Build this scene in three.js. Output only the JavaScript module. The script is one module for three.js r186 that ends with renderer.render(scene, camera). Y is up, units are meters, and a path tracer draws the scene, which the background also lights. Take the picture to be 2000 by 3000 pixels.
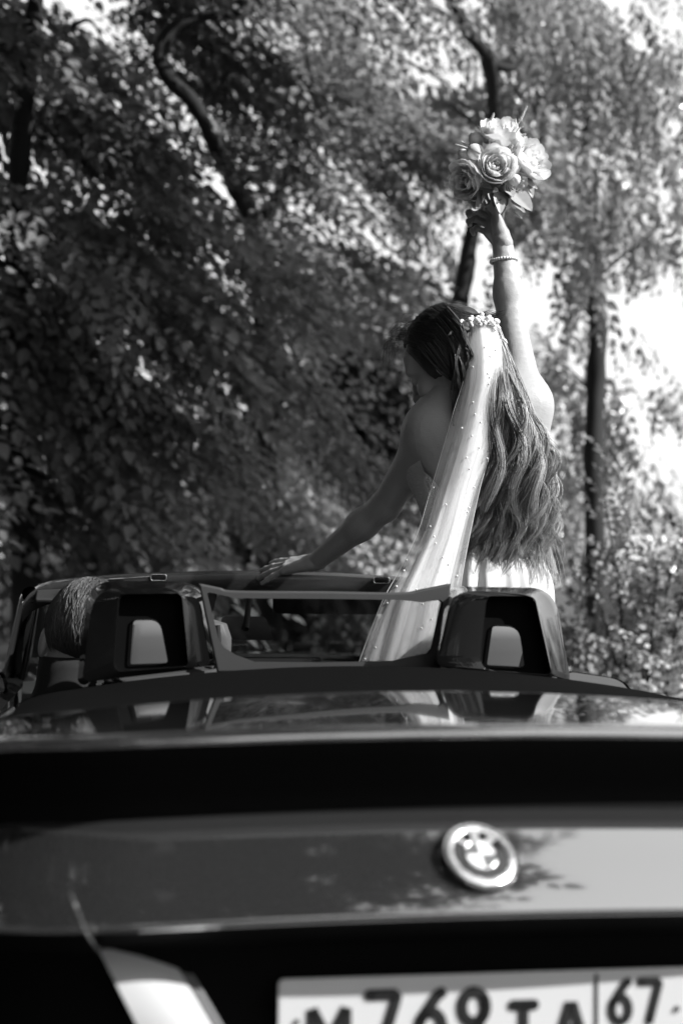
import * as THREE from 'three';
import { mergeGeometries, toCreasedNormals, mergeVertices } from 'three/addons/utils/BufferGeometryUtils.js';
import { RoundedBoxGeometry } from 'three/addons/geometries/RoundedBoxGeometry.js';
import { FontLoader } from 'three/addons/loaders/FontLoader.js';
import { TextGeometry } from 'three/addons/geometries/TextGeometry.js';
import { ImprovedNoise } from 'three/addons/math/ImprovedNoise.js';

// ---------------------------------------------------------------- camera, sky, sun, exposure
const scene = new THREE.Scene();
const EYE = 1.17, ROLL = 0.011, PITCH = Math.atan(190 / 4167);
const camera = new THREE.PerspectiveCamera(2 * Math.atan(1500 / 4167) * 180 / Math.PI, 2 / 3, 0.05, 400);
camera.filmGauge = 36;
camera.position.set(0, EYE, 0);
camera.rotation.order = 'YXZ';
camera.rotation.set(PITCH, 0, ROLL);
camera.focus = 3.26;
camera.userData.fStop = 2.7;
camera.updateMatrixWorld();

const SUN = new THREE.Vector3(0.77, 0.58, 0.265).normalize();
const SKY = 0.74;                                    // radiance of the pale hazy sky
{
  const w = 128, h = 64, d = new Float32Array(w * h * 4), v = new THREE.Vector3();
  for (let j = 0; j < h; j++) for (let i = 0; i < w; i++) {
    const up = ((j + 0.5) / h - 0.5) * Math.PI, round = ((i + 0.5) / w - 0.5) * 2 * Math.PI;
    v.set(Math.cos(round) * Math.cos(up), Math.sin(up), Math.sin(round) * Math.cos(up));
    const c = Math.max(0, v.dot(SUN)), k = (j * w + i) * 4;
    let L = SKY * (0.88 + 0.12 * Math.exp(-Math.max(0, v.y) * 3) + 0.25 * Math.pow(c, 6));
    if (v.y < 0) L = 0.25;
    d[k] = d[k + 1] = d[k + 2] = L; d[k + 3] = 1;
  }
  const t = new THREE.DataTexture(d, w, h, THREE.RGBAFormat, THREE.FloatType);
  t.mapping = THREE.EquirectangularReflectionMapping; t.magFilter = THREE.LinearFilter; t.minFilter = THREE.LinearFilter; t.needsUpdate = true;
  scene.background = t; scene.environment = t;
}
const sun = new THREE.DirectionalLight(0xffffff, 5);
sun.name = 'sun';
sun.position.set(0, 1, -6).addScaledVector(SUN, 30); sun.castShadow = true;
Object.assign(sun.shadow.camera, { left: -16, right: 16, top: 16, bottom: -16, near: 1, far: 80 });
sun.shadow.mapSize.set(4096, 4096); sun.shadow.radius = 1;
sun.target.position.set(0, 1, -6);
scene.add(sun, sun.target);

const renderer = new THREE.WebGLRenderer({ antialias: true });
renderer.toneMapping = THREE.LinearToneMapping;
renderer.toneMappingExposure = 1.7;
renderer.shadowMap.enabled = true;

// ---------------------------------------------------------------- helpers
function rng(a) { return () => { a |= 0; a = (a + 0x6d2b79f5) | 0; let t = Math.imul(a ^ (a >>> 15), 1 | a); t = (t + Math.imul(t ^ (t >>> 7), 61 | t)) ^ t; return ((t ^ (t >>> 14)) >>> 0) / 4294967296; }; }
const V = (x, y, z) => new THREE.Vector3(x, y, z), V2 = (x, y) => new THREE.Vector2(x, y);
const lerp = THREE.MathUtils.lerp, clamp = THREE.MathUtils.clamp, sstep = THREE.MathUtils.smoothstep;
const perlin = new ImprovedNoise(), noise = (x, y, z = 0) => perlin.noise(x, y, z);
// the place was measured from the photograph: a sight line through (px, py) of its 2000 x 3000 pixels, and the point on it at a distance d ahead
const sight = (px, py) => V((px - 1000) / 4167, (1500 - py) / 4167, -1).applyQuaternion(camera.quaternion);
const P = (px, py, d) => { const r = sight(px, py); return r.multiplyScalar(-d / r.z).add(camera.position); };
const grey = (v, o = {}) => new THREE.MeshStandardMaterial({ color: new THREE.Color().setRGB(v, v, v), roughness: 0.7, side: THREE.DoubleSide, ...o });
const phys = (v, o = {}) => new THREE.MeshPhysicalMaterial({ color: new THREE.Color().setRGB(v, v, v), roughness: 0.5, side: THREE.DoubleSide, ...o });
const used = {};
function numbered(n) { const k = used[n] = (used[n] ?? -1) + 1; return k ? n + '_' + String(k).padStart(3, '0') : n; }
function tag(o, label, category, group, kind) {
  if (label) o.userData.label = label; if (category) o.userData.category = category;
  if (group) o.userData.group = group; if (kind) o.userData.kind = kind; return o;
}
function thing(name, label, category, pos = V(0, 0, 0), turn = 0, group) {
  const o = new THREE.Group(); o.name = numbered(name); o.position.copy(pos); o.rotation.y = turn; scene.add(o);
  return tag(o, label, category, group);
}
function mg(list, keep = false) {
  const l = list.map((g) => { g = g.index ? g.toNonIndexed() : g; if (!keep) for (const a of Object.keys(g.attributes)) if (a !== 'position' && a !== 'normal') g.deleteAttribute(a); if (!g.attributes.normal) g.computeVertexNormals(); return g; });
  return l.length === 1 ? l[0] : mergeGeometries(l);
}
function part(name, geo, mat, parent, label) {
  const m = new THREE.Mesh(Array.isArray(geo) ? mg(geo) : geo, mat);
  m.name = name; m.castShadow = m.receiveShadow = true; (parent || scene).add(m);
  if (label) m.userData.label = label; return m;
}
function group(name, parent, label) { const g = new THREE.Group(); g.name = name; parent.add(g); if (label) g.userData.label = label; return g; }
// grid of (nu+1) x (nv+1) points
function grid(nu, nv, f, closeU = false) {
  const p = [], uv = [], ix = [];
  for (let j = 0; j <= nv; j++) for (let i = 0; i <= nu; i++) { const q = f(i / nu, j / nv); p.push(q.x, q.y, q.z); uv.push(i / nu, j / nv); }
  for (let j = 0; j < nv; j++) for (let i = 0; i < nu; i++) { const a = j * (nu + 1) + i, b = a + 1, c = a + nu + 1, e = c + 1; ix.push(a, b, e, a, e, c); }
  const g = new THREE.BufferGeometry();
  g.setAttribute('position', new THREE.Float32BufferAttribute(p, 3)); g.setAttribute('uv', new THREE.Float32BufferAttribute(uv, 2)); g.setIndex(ix); g.computeVertexNormals();
  if (closeU) { const n = g.attributes.normal; for (let j = 0; j <= nv; j++) { const a = j * (nu + 1), b = a + nu, s = V(n.getX(a) + n.getX(b), n.getY(a) + n.getY(b), n.getZ(a) + n.getZ(b)).normalize(); n.setXYZ(a, s.x, s.y, s.z); n.setXYZ(b, s.x, s.y, s.z); } }
  return g;
}
// tapered tube through points
function limb(pts, radii, sides = 8, seg = 0, rough = 0, seed = 1) {
  const c = new THREE.CatmullRomCurve3(pts), n = seg || pts.length * 5, rad = (t) => { const k = t * (radii.length - 1), i = Math.min(radii.length - 2, Math.floor(k)); return lerp(radii[i], radii[i + 1], k - i); };
  let nx = V(1, 0, 0.3).normalize();
  const fr = [];
  for (let i = 0; i <= n; i++) { const t = i / n, o = c.getPoint(t), d = c.getTangent(t); nx = nx.clone().addScaledVector(d, -nx.dot(d)).normalize(); fr.push([o, nx, d.clone().cross(nx)]); }
  return grid(sides, n, (u, v) => { const [o, a, b] = fr[Math.round(v * n)], w = u * 2 * Math.PI, r = rad(v) * (1 + rough * noise(o.x * 6 + Math.cos(w) * 2 + seed, o.y * 6, o.z * 6 + Math.sin(w) * 2)); return o.clone().addScaledVector(a, r * Math.cos(w)).addScaledVector(b, r * Math.sin(w)); }, true);
}
function ball(c, r, w = 10, h = 8) { const g = new THREE.SphereGeometry(1, w, h); g.scale(r.x ?? r, r.y ?? r, r.z ?? r); g.translate(c.x, c.y, c.z); return g; }
// smooth surface of a distance field, by surface nets
function skin(f, lo, hi, h) {
  const n = [0, 1, 2].map((k) => Math.ceil((hi.getComponent(k) - lo.getComponent(k)) / h) + 1), [nx, ny, nz] = n, S = new Float32Array(nx * ny * nz);
  for (let k = 0, q = 0; k < nz; k++) for (let j = 0; j < ny; j++) for (let i = 0; i < nx; i++, q++) S[q] = f(lo.x + i * h, lo.y + j * h, lo.z + k * h);
  const id = new Int32Array(nx * ny * nz).fill(-1), p = [], ix = [], at = (i, j, k) => (k * ny + j) * nx + i;
  const E = [[0, 1], [2, 3], [4, 5], [6, 7], [0, 2], [1, 3], [4, 6], [5, 7], [0, 4], [1, 5], [2, 6], [3, 7]];
  for (let k = 0; k < nz - 1; k++) for (let j = 0; j < ny - 1; j++) for (let i = 0; i < nx - 1; i++) {
    const s = []; let m = 0;
    for (let c = 0; c < 8; c++) { const v = S[at(i + (c & 1), j + ((c >> 1) & 1), k + (c >> 2))]; s.push(v); if (v < 0) m++; }
    if (!m || m === 8) continue;
    let x = 0, y = 0, z = 0, w = 0;
    for (const [a, b] of E) if ((s[a] < 0) !== (s[b] < 0)) { const t = s[a] / (s[a] - s[b]); x += lerp(a & 1, b & 1, t); y += lerp((a >> 1) & 1, (b >> 1) & 1, t); z += lerp(a >> 2, b >> 2, t); w++; }
    id[at(i, j, k)] = p.length / 3; p.push(lo.x + (i + x / w) * h, lo.y + (j + y / w) * h, lo.z + (k + z / w) * h);
  }
  const quad = (a, b, c, d, flip) => { if (a < 0 || b < 0 || c < 0 || d < 0) return; if (flip) ix.push(a, c, b, a, d, c); else ix.push(a, b, c, a, c, d); };
  for (let k = 1; k < nz - 1; k++) for (let j = 1; j < ny - 1; j++) for (let i = 1; i < nx - 1; i++) {
    const s = S[at(i, j, k)] < 0;
    if (s !== S[at(i + 1, j, k)] < 0) quad(id[at(i, j - 1, k - 1)], id[at(i, j, k - 1)], id[at(i, j, k)], id[at(i, j - 1, k)], !s);
    if (s !== S[at(i, j + 1, k)] < 0) quad(id[at(i - 1, j, k - 1)], id[at(i - 1, j, k)], id[at(i, j, k)], id[at(i, j, k - 1)], !s);
    if (s !== S[at(i, j, k + 1)] < 0) quad(id[at(i - 1, j - 1, k)], id[at(i, j - 1, k)], id[at(i, j, k)], id[at(i - 1, j, k)], !s);
  }
  const g = new THREE.BufferGeometry(); g.setAttribute('position', new THREE.Float32BufferAttribute(p, 3)); g.setIndex(ix); g.computeVertexNormals(); return g;
}
const smin = (a, b, k) => { const h = Math.max(k - Math.abs(a - b), 0) / k; return Math.min(a, b) - h * h * k * 0.25; };
// distance to a tapered capsule a-b with radii ra, rb
function cap(a, b, ra, rb = ra) {
  const dx = b.x - a.x, dy = b.y - a.y, dz = b.z - a.z, L = dx * dx + dy * dy + dz * dz || 1e-9;
  return (x, y, z) => { const px = x - a.x, py = y - a.y, pz = z - a.z, t = clamp((px * dx + py * dy + pz * dz) / L, 0, 1), qx = px - t * dx, qy = py - t * dy, qz = pz - t * dz; return Math.sqrt(qx * qx + qy * qy + qz * qz) - ra - (rb - ra) * t; };
}
const ell = (c, r) => (x, y, z) => { const a = (x - c.x) / r.x, b = (y - c.y) / r.y, d = (z - c.z) / r.z; return (Math.sqrt(a * a + b * b + d * d) - 1) * Math.min(r.x, r.y, r.z); };
const blend = (list, k) => (x, y, z) => { let d = 9; for (const f of list) d = smin(d, f(x, y, z), k); return d; };

// noise textures (colour, grain, relief only)
function noiseTex(n, f, srgb = false) {
  const d = new Uint8Array(n * n * 4);
  for (let j = 0; j < n; j++) for (let i = 0; i < n; i++) { const v = clamp(f(i / n, j / n), 0, 1) * 255, k = (j * n + i) * 4; d[k] = d[k + 1] = d[k + 2] = v; d[k + 3] = 255; }
  const t = new THREE.DataTexture(d, n, n); t.wrapS = t.wrapT = THREE.RepeatWrapping; t.magFilter = THREE.LinearFilter; t.minFilter = THREE.LinearMipmapLinearFilter; t.needsUpdate = true; if (srgb) t.colorSpace = THREE.SRGBColorSpace; return t;
}
// ---------------------------------------------------------------- ground
const grainR = rng(5), grainTex = noiseTex(256, (u, v) => 0.55 + 0.3 * noise(u * 8, v * 8) + 0.3 * (grainR() - 0.5));
function sheet(name, x0, x1, z0, z1, y, mat, turn = 0) {
  const g = new THREE.PlaneGeometry(x1 - x0, z1 - z0, 1, 1); g.rotateX(-Math.PI / 2); const uv = g.attributes.uv; for (let i = 0; i < uv.count; i++) uv.setXY(i, uv.getX(i) * (x1 - x0), uv.getY(i) * (z1 - z0));
  const m = part(name, g, mat); m.position.set((x0 + x1) / 2, y, (z0 + z1) / 2); m.rotation.y = turn; m.userData.kind = 'structure'; return m;
}
const CAR_AT = V(0.185, 0, -1.70), CAR_TURN = 8.5 * Math.PI / 180;
sheet('ground', -150, 150, -200, 100, 0, grey(0.045, { roughness: 1, map: grainTex }));
{ const r = sheet('road', -2.3, 3.4, -70, 40, 0.006, grey(0.05, { roughness: 0.9, map: grainTex, bumpMap: grainTex, bumpScale: 0.004 })); r.position.set(0.3, 0.006, -4); r.rotation.y = CAR_TURN; }

// ---------------------------------------------------------------- trees
const barkTex = noiseTex(128, (u, v) => 0.5 + 0.5 * noise(u * 14, v * 3, 2));
const barkMat = grey(0.018, { roughness: 0.95, bumpMap: barkTex, bumpScale: 0.02 });
const leafMat = phys(1, { roughness: 0.95, transmission: 0.38, thickness: 0, specularIntensity: 0.5 }), leafGloss = phys(1, { roughness: 0.28, specularIntensity: 1 });
// one spray: a twig with alternate leaves, hanging along +x and drooping
function sprayGeo(n, len, leaf, seed) {
  const r = rng(seed), out = [];
  const one = (o, ang, L, W, tilt, roll) => {
    // a folded, slightly cupped leaf of eight faces
    const p = [[0, 0, 0], [0.28, 0.5, 0.10], [0.28, -0.5, 0.10], [0.62, 0.40, 0.07], [0.62, -0.40, 0.07], [0.3, 0, 0], [0.65, 0, -0.03], [1, 0, -0.12]];
    const f = [0, 5, 1, 0, 2, 5, 1, 5, 6, 1, 6, 3, 2, 6, 5, 2, 4, 6, 3, 6, 7, 4, 7, 6];
    const m = new THREE.Matrix4().makeTranslation(o.x, o.y, o.z).multiply(new THREE.Matrix4().makeRotationFromEuler(new THREE.Euler(roll, ang, tilt, 'YZX')));
    const q = []; for (const i of f) { const v = V(p[i][0] * L, p[i][2] * W, p[i][1] * W).applyMatrix4(m); q.push(v.x, v.y, v.z); }
    const g = new THREE.BufferGeometry(); g.setAttribute('position', new THREE.Float32BufferAttribute(q, 3)); g.computeVertexNormals(); out.push(g);
  };
  for (let i = 0; i < n; i++) {
    const t = (i + 0.5) / n, x = t * len, s = i % 2 ? 1 : -1, L = leaf * (0.7 + 0.5 * r()) * (1 - 0.3 * t);
    one(V(x, -0.25 * len * t * t, s * 0.004), s * (-0.95 + 0.7 * t + 0.4 * (r() - 0.5)), L, L * (0.55 + 0.15 * r()), -0.35 + 0.6 * (r() - 0.5), s * 0.25 + 0.45 * (r() - 0.5));
  }
  return mg(out);
}
const sprays = [sprayGeo(9, 0.34, 0.085, 11), sprayGeo(11, 0.42, 0.08, 12), sprayGeo(7, 0.26, 0.095, 13)];
const smallSpray = sprayGeo(9, 0.2, 0.045, 14);
// crown: sprays in clusters through a few ellipsoids; [centre, radius vector, share]
function crown(parent, blobs, count, o = {}) {
  if (o.gloss !== 0 && !o.mat && parent !== scene) { const g = Math.round(count * (o.gloss || 0.3)); crown(parent, blobs, g, { ...o, mat: leafGloss, seed: (o.seed || 1) + 500 }); count -= g; }
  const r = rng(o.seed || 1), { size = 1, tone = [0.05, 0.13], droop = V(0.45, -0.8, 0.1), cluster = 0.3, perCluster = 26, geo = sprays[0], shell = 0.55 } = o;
  const vols = blobs.map((b) => b[2] ?? b[1].x * b[1].y * b[1].z), total = vols.reduce((a, b) => a + b, 0);
  const m = new THREE.InstancedMesh(geo, o.mat || leafMat, count), M = new THREE.Matrix4(), q = new THREE.Quaternion(), c = new THREE.Color(), dir = V(0, 0, 0), up = V(0, 0, 0), side = V(0, 0, 0), B = new THREE.Matrix4();
  const gauss = () => (r() + r() + r() + r() - 2) * 0.9;
  let i = 0, ctr = V(0, 0, 0), t0 = 0.1, left = 0, dr = V(0, 0, 0);
  while (i < count) {
    if (left-- <= 0) {
      let w = r() * total, k = 0; while ((w -= vols[k]) > 0 && k < blobs.length - 1) k++;
      const [o0, R] = blobs[k]; dir.set(gauss(), gauss(), gauss()).normalize(); const rad = Math.pow(r(), 1 - shell);
      ctr.set(dir.x * R.x, dir.y * R.y, dir.z * R.z).multiplyScalar(rad).add(o0); t0 = lerp(tone[0], tone[1], r()); left = perCluster * (0.5 + r());
      dr.copy(droop).add(V(gauss(), gauss() * 0.4, gauss()).multiplyScalar(0.5)).normalize();
    }
    const layered = o.layer || 0, a = layered ? (r() * 2 - 1) * layered : gauss() * cluster * 1.7, pos = V(gauss() * cluster * 0.8, gauss() * cluster * (layered ? 0.22 : 0.55), gauss() * cluster * 0.8).addScaledVector(dr, a).add(ctr);
    if (layered) pos.y -= 0.28 * (a / layered) * Math.abs(a / layered) * layered;
    if (o.skip && o.skip(pos)) { if (r() < 0.97) continue; }
    dir.copy(dr).add(V(gauss(), gauss() * 0.7, gauss()).multiplyScalar(0.5)).normalize();
    up.set(gauss() * 0.6, 1, gauss() * 0.6); side.crossVectors(dir, up).normalize(); up.crossVectors(side, dir);
    const s = size * (0.7 + 0.6 * r());
    B.makeBasis(dir, up, side); q.setFromRotationMatrix(B); M.compose(pos, q, V(s, s, s)); m.setMatrixAt(i, M);
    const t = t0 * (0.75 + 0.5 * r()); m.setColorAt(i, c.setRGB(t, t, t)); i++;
  }
  m.name = o.name || 'crown'; m.userData.kind = 'stuff'; m.castShadow = m.receiveShadow = true; parent.add(m); return m;
}
// a tree: limbs given as lists of world points and radii, twigs grown from the limbs into the crown
function tree(name, label, group_, base, limbs, blobs, count, o = {}) {
  const t = thing(name, label, o.category || 'tree', base, 0, group_), r = rng((o.seed || 1) + 77), list = [], inv = base.clone().negate();
  for (const [pts, rad] of limbs) list.push(limb(pts.map((p) => p.clone().add(inv)), rad, 9, pts.length * 6, 0.35, r() * 9));
  const lb = blobs.map(([c, R, s]) => [c.clone().add(inv), R, s]);
  const spine = limbs[0][0];
  for (const [c, R] of lb) for (let k = 0; k < 2; k++) {                       // boughs that carry the crown
    const near = spine.reduce((a, p) => (Math.abs(p.y + inv.y - c.y + 0.5) < Math.abs(a.y + inv.y - c.y + 0.5) ? p : a)), from = near.clone().add(inv), to = c.clone().add(V((r() - 0.5) * R.x, (r() - 0.5) * R.y, (r() - 0.5) * R.z));
    const mid = from.clone().lerp(to, 0.5).add(V((r() - 0.5) * 0.4, 0.25 * r(), (r() - 0.5) * 0.4)); list.push(limb([from, mid, to], [0.022, 0.014, 0.004].map((x) => x * (o.bough || 1)), 6, 10, 0.3, r() * 9));
  }
  part('trunk', list, barkMat, t);
  crown(t, lb, count, o);
  return t;
}
const down = (p, y = 0) => V(p.x, y, p.z);
{
  // left: the near tree whose boughs droop to the right
  let b = P(90, 2300, 9.3); b = down(b);
  tree('broadleaf_tree', 'dark dense tree filling the left edge behind the driver, drooping boughs', null, b,
    [[[b, P(70, 1400, 9.2), P(50, 800, 9.0), P(60, 430, 8.6), P(85, 200, 8.4), P(110, -60, 8.4)], [0.12, 0.09, 0.075, 0.065, 0.06, 0.045]]],
    [[P(150, 200, 9.6), V(1.3, 1.5, 1.3)], [P(220, 800, 9.0), V(1.3, 1.1, 1.1)], [P(60, 1250, 8.8), V(1.2, 0.8, 1.0)], [P(380, 1200, 9.0), V(1.1, 0.9, 1.0)], [P(-300, 600, 9), V(1.2, 2.2, 1.4)], [P(200, -500, 9), V(1.6, 1.2, 1.4)], [P(250, 1600, 9.5), V(1.4, 0.5, 0.8)]],
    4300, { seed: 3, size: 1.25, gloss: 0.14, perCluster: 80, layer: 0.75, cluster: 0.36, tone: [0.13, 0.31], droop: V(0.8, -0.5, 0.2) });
  // middle: forked tree with the curved bough
  b = down(P(790, 2200, 10));
  tree('broadleaf_tree', 'forked tree behind the raised windscreen frame, crooked dark bough high in its crown', null, b,
    [[[b, P(780, 1300, 11.2), P(765, 900, 11), P(735, 640, 10.4), P(690, 560, 10.0), P(620, 400, 9.4), P(565, 300, 9.3), P(500, 235, 9.2), P(470, 160, 9.2), P(500, 90, 9.2), P(580, 55, 9.2), P(700, 40, 9.3)], [0.11, 0.085, 0.075, 0.065, 0.055, 0.055, 0.055, 0.055, 0.055, 0.05, 0.035, 0.02]],
      [[P(735, 650, 10.4), P(680, 540, 9.9), P(640, 430, 9.4), P(625, 330, 9.6)], [0.045, 0.03, 0.022, 0.012]], [[P(745, 700, 10.4), P(850, 480, 10.8), P(900, 250, 11), P(880, -50, 11)], [0.05, 0.035, 0.025, 0.015]]],
    [[P(600, 150, 10.8), V(1.5, 1.2, 1.2)], [P(640, 560, 10.8), V(1.3, 1.0, 1.0)], [P(800, 900, 11), V(1.5, 1.2, 1.2)], [P(760, 1050, 9.2), V(0.9, 1.3, 0.4), 1.0], [P(700, 1300, 10.6), V(1.4, 0.9, 1.0)], [P(1020, 1200, 10.6), V(1.1, 0.9, 1.0)], [P(950, 500, 11.4), V(1.3, 1.2, 1.2)], [P(800, -450, 10.5), V(2, 1.2, 1.5)], [P(850, 1600, 10.8), V(1.6, 0.45, 0.8)]],
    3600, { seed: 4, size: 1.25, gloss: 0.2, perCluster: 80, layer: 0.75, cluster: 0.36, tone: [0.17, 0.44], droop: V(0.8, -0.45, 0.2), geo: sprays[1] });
  // right of centre: lighter, more open tree
  b = down(P(1310, 2100, 12.5));
  tree('broadleaf_tree', 'pale open-crowned tree behind the bouquet, thin dark trunk leaning right', null, b,
    [[[b, P(1320, 1300, 12.3), P(1345, 900, 12), P(1375, 720, 11.9), P(1440, 400, 11.8), P(1430, 180, 11.3), P(1370, 90, 11.2), P(1310, -30, 11.2)], [0.11, 0.09, 0.08, 0.07, 0.06, 0.06, 0.055, 0.045]],
      [[P(1430, 180, 11.3), P(1490, 200, 11.4), P(1560, 170, 11.6), P(1640, 150, 11.8)], [0.05, 0.035, 0.025, 0.012]]],
    [[P(1180, 150, 13), V(1.6, 1.3, 1.3)], [P(1330, 420, 13.2), V(1.5, 1.0, 1.2)], [P(1500, 620, 13), V(1.1, 0.9, 1.0)], [P(1180, 760, 13.2), V(1.3, 1.0, 1.1)], [P(1250, -450, 12.5), V(2, 1.2, 1.5)], [P(1560, 200, 13), V(1.2, 1.0, 1.2)], [P(1240, 1250, 13), V(0.6, 1.2, 0.9)]],
    2300, { seed: 5, size: 1.22, gloss: 0.2, perCluster: 60, layer: 0.6, cluster: 0.34, tone: [0.2, 0.5], droop: V(0.7, -0.5, 0.25), geo: sprays[2] });
  // right: slim trunk against the bright sky
  b = down(P(1745, 2000, 11));
  tree('slim_tree', 'slim straight trunk to the right of the bride with leaves against white sky', null, b,
    [[[b, P(1742, 1650, 11), P(1738, 1400, 11), P(1742, 1150, 11), P(1748, 950, 11), P(1745, 820, 11.2), P(1735, 500, 12.5), P(1720, 100, 13)], [0.085, 0.085, 0.08, 0.075, 0.07, 0.06, 0.05, 0.035]]],
    [[P(1700, 450, 12), V(1.0, 1.1, 1.0)], [P(1715, 330, 10.5), V(0.6, 1.3, 0.35), 1.1], [P(1860, 330, 12.2), V(0.9, 1.0, 0.9)], [P(1780, 0, 12), V(1.1, 1.0, 1.0)], [P(1650, 850, 12), V(0.5, 0.6, 0.6), 0.45], [P(1930, 640, 12), V(0.6, 0.28, 0.5), 0.4], [P(1820, 1180, 11.6), V(0.5, 0.2, 0.5), 0.28], [P(1640, 1120, 11.8), V(0.4, 0.5, 0.5), 0.4], [P(1860, 1340, 11.8), V(0.5, 0.22, 0.4), 0.3], [P(1800, 960, 12), V(0.35, 0.35, 0.4), 0.12], [P(1640, 1400, 12), V(0.4, 0.3, 0.4), 0.25]],
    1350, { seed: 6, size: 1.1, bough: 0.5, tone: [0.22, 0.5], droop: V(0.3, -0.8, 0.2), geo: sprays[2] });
  // the wood far behind
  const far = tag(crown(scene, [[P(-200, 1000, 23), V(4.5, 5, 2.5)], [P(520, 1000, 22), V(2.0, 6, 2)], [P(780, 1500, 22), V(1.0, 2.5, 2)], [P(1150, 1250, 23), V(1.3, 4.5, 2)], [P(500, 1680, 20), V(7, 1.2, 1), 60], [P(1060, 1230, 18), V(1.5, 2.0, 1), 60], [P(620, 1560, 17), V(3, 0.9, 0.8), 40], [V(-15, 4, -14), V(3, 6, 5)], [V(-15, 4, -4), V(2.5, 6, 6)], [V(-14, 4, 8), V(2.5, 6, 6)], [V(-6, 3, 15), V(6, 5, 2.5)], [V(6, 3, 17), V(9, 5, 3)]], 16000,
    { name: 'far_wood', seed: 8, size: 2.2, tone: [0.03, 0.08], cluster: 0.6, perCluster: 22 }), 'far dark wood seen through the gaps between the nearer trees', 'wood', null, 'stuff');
  tag(crown(scene, [[V(32, 3, -22), V(5, 4, 12)], [V(34, 3, 4), V(4, 4, 14)], [V(24, 3, 26), V(12, 4, 4)], [V(34, 2.5, -62), V(12, 3.5, 4)], [V(-36, 3, -45), V(14, 5, 6)]], 7000, { name: 'distant_wood', seed: 18, size: 3.2, tone: [0.05, 0.1], cluster: 0.9, perCluster: 22 }), 'far pale tree line along the horizon, beyond the open ground around the car', 'wood', null, 'stuff');
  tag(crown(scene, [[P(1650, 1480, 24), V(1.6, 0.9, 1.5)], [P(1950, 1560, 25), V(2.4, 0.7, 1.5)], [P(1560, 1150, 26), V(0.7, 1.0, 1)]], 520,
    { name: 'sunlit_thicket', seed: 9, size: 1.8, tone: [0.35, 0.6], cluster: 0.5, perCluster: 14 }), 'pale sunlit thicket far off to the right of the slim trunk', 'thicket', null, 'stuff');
}
// bushes at the right edge
function bush(label, at, w, h, n, seed, tone) {
  const r = rng(seed), t = thing('bush', label, 'bush', at), st = [];
  for (let i = 0; i < 9; i++) { const a = r() * 6.28, k = w * (0.3 + 0.6 * r()), top = V(Math.cos(a) * k, h * (0.6 + 0.45 * r()), Math.sin(a) * k * 0.6); st.push(limb([V(Math.cos(a) * 0.06, 0, Math.sin(a) * 0.06), top.clone().multiplyScalar(0.5).add(V(0, 0.1, 0)), top], [0.012, 0.009, 0.003], 6, 12, 0.2, i)); }
  part('stem', st, barkMat, t);
  crown(t, [[V(0, h * 0.62, 0), V(w, h * 0.42, w * 0.6)], [V(0, h * 0.3, 0), V(w * 0.8, h * 0.25, w * 0.5)]], n, { name: 'foliage', seed, geo: smallSpray, size: 1.1, tone, cluster: 0.14, perCluster: 8, droop: V(0.1, 0.5, 0.2), shell: 0.4 });
  return t;
}
bush('leafy bush at the right edge, small pale leaves on upright stems', down(P(1880, 2100, 7.2)), 0.5, 1.6, 280, 21, [0.2, 0.5]);
bush('low dark bush in front of the slim trunk, right of the roll hoop', down(P(1720, 2100, 8.2)), 0.45, 1.0, 220, 22, [0.1, 0.35]);
bush('dark bush cut by the right edge beside the pale one', down(P(2060, 2100, 8.0)), 0.6, 1.35, 420, 23, [0.03, 0.09]);
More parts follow.
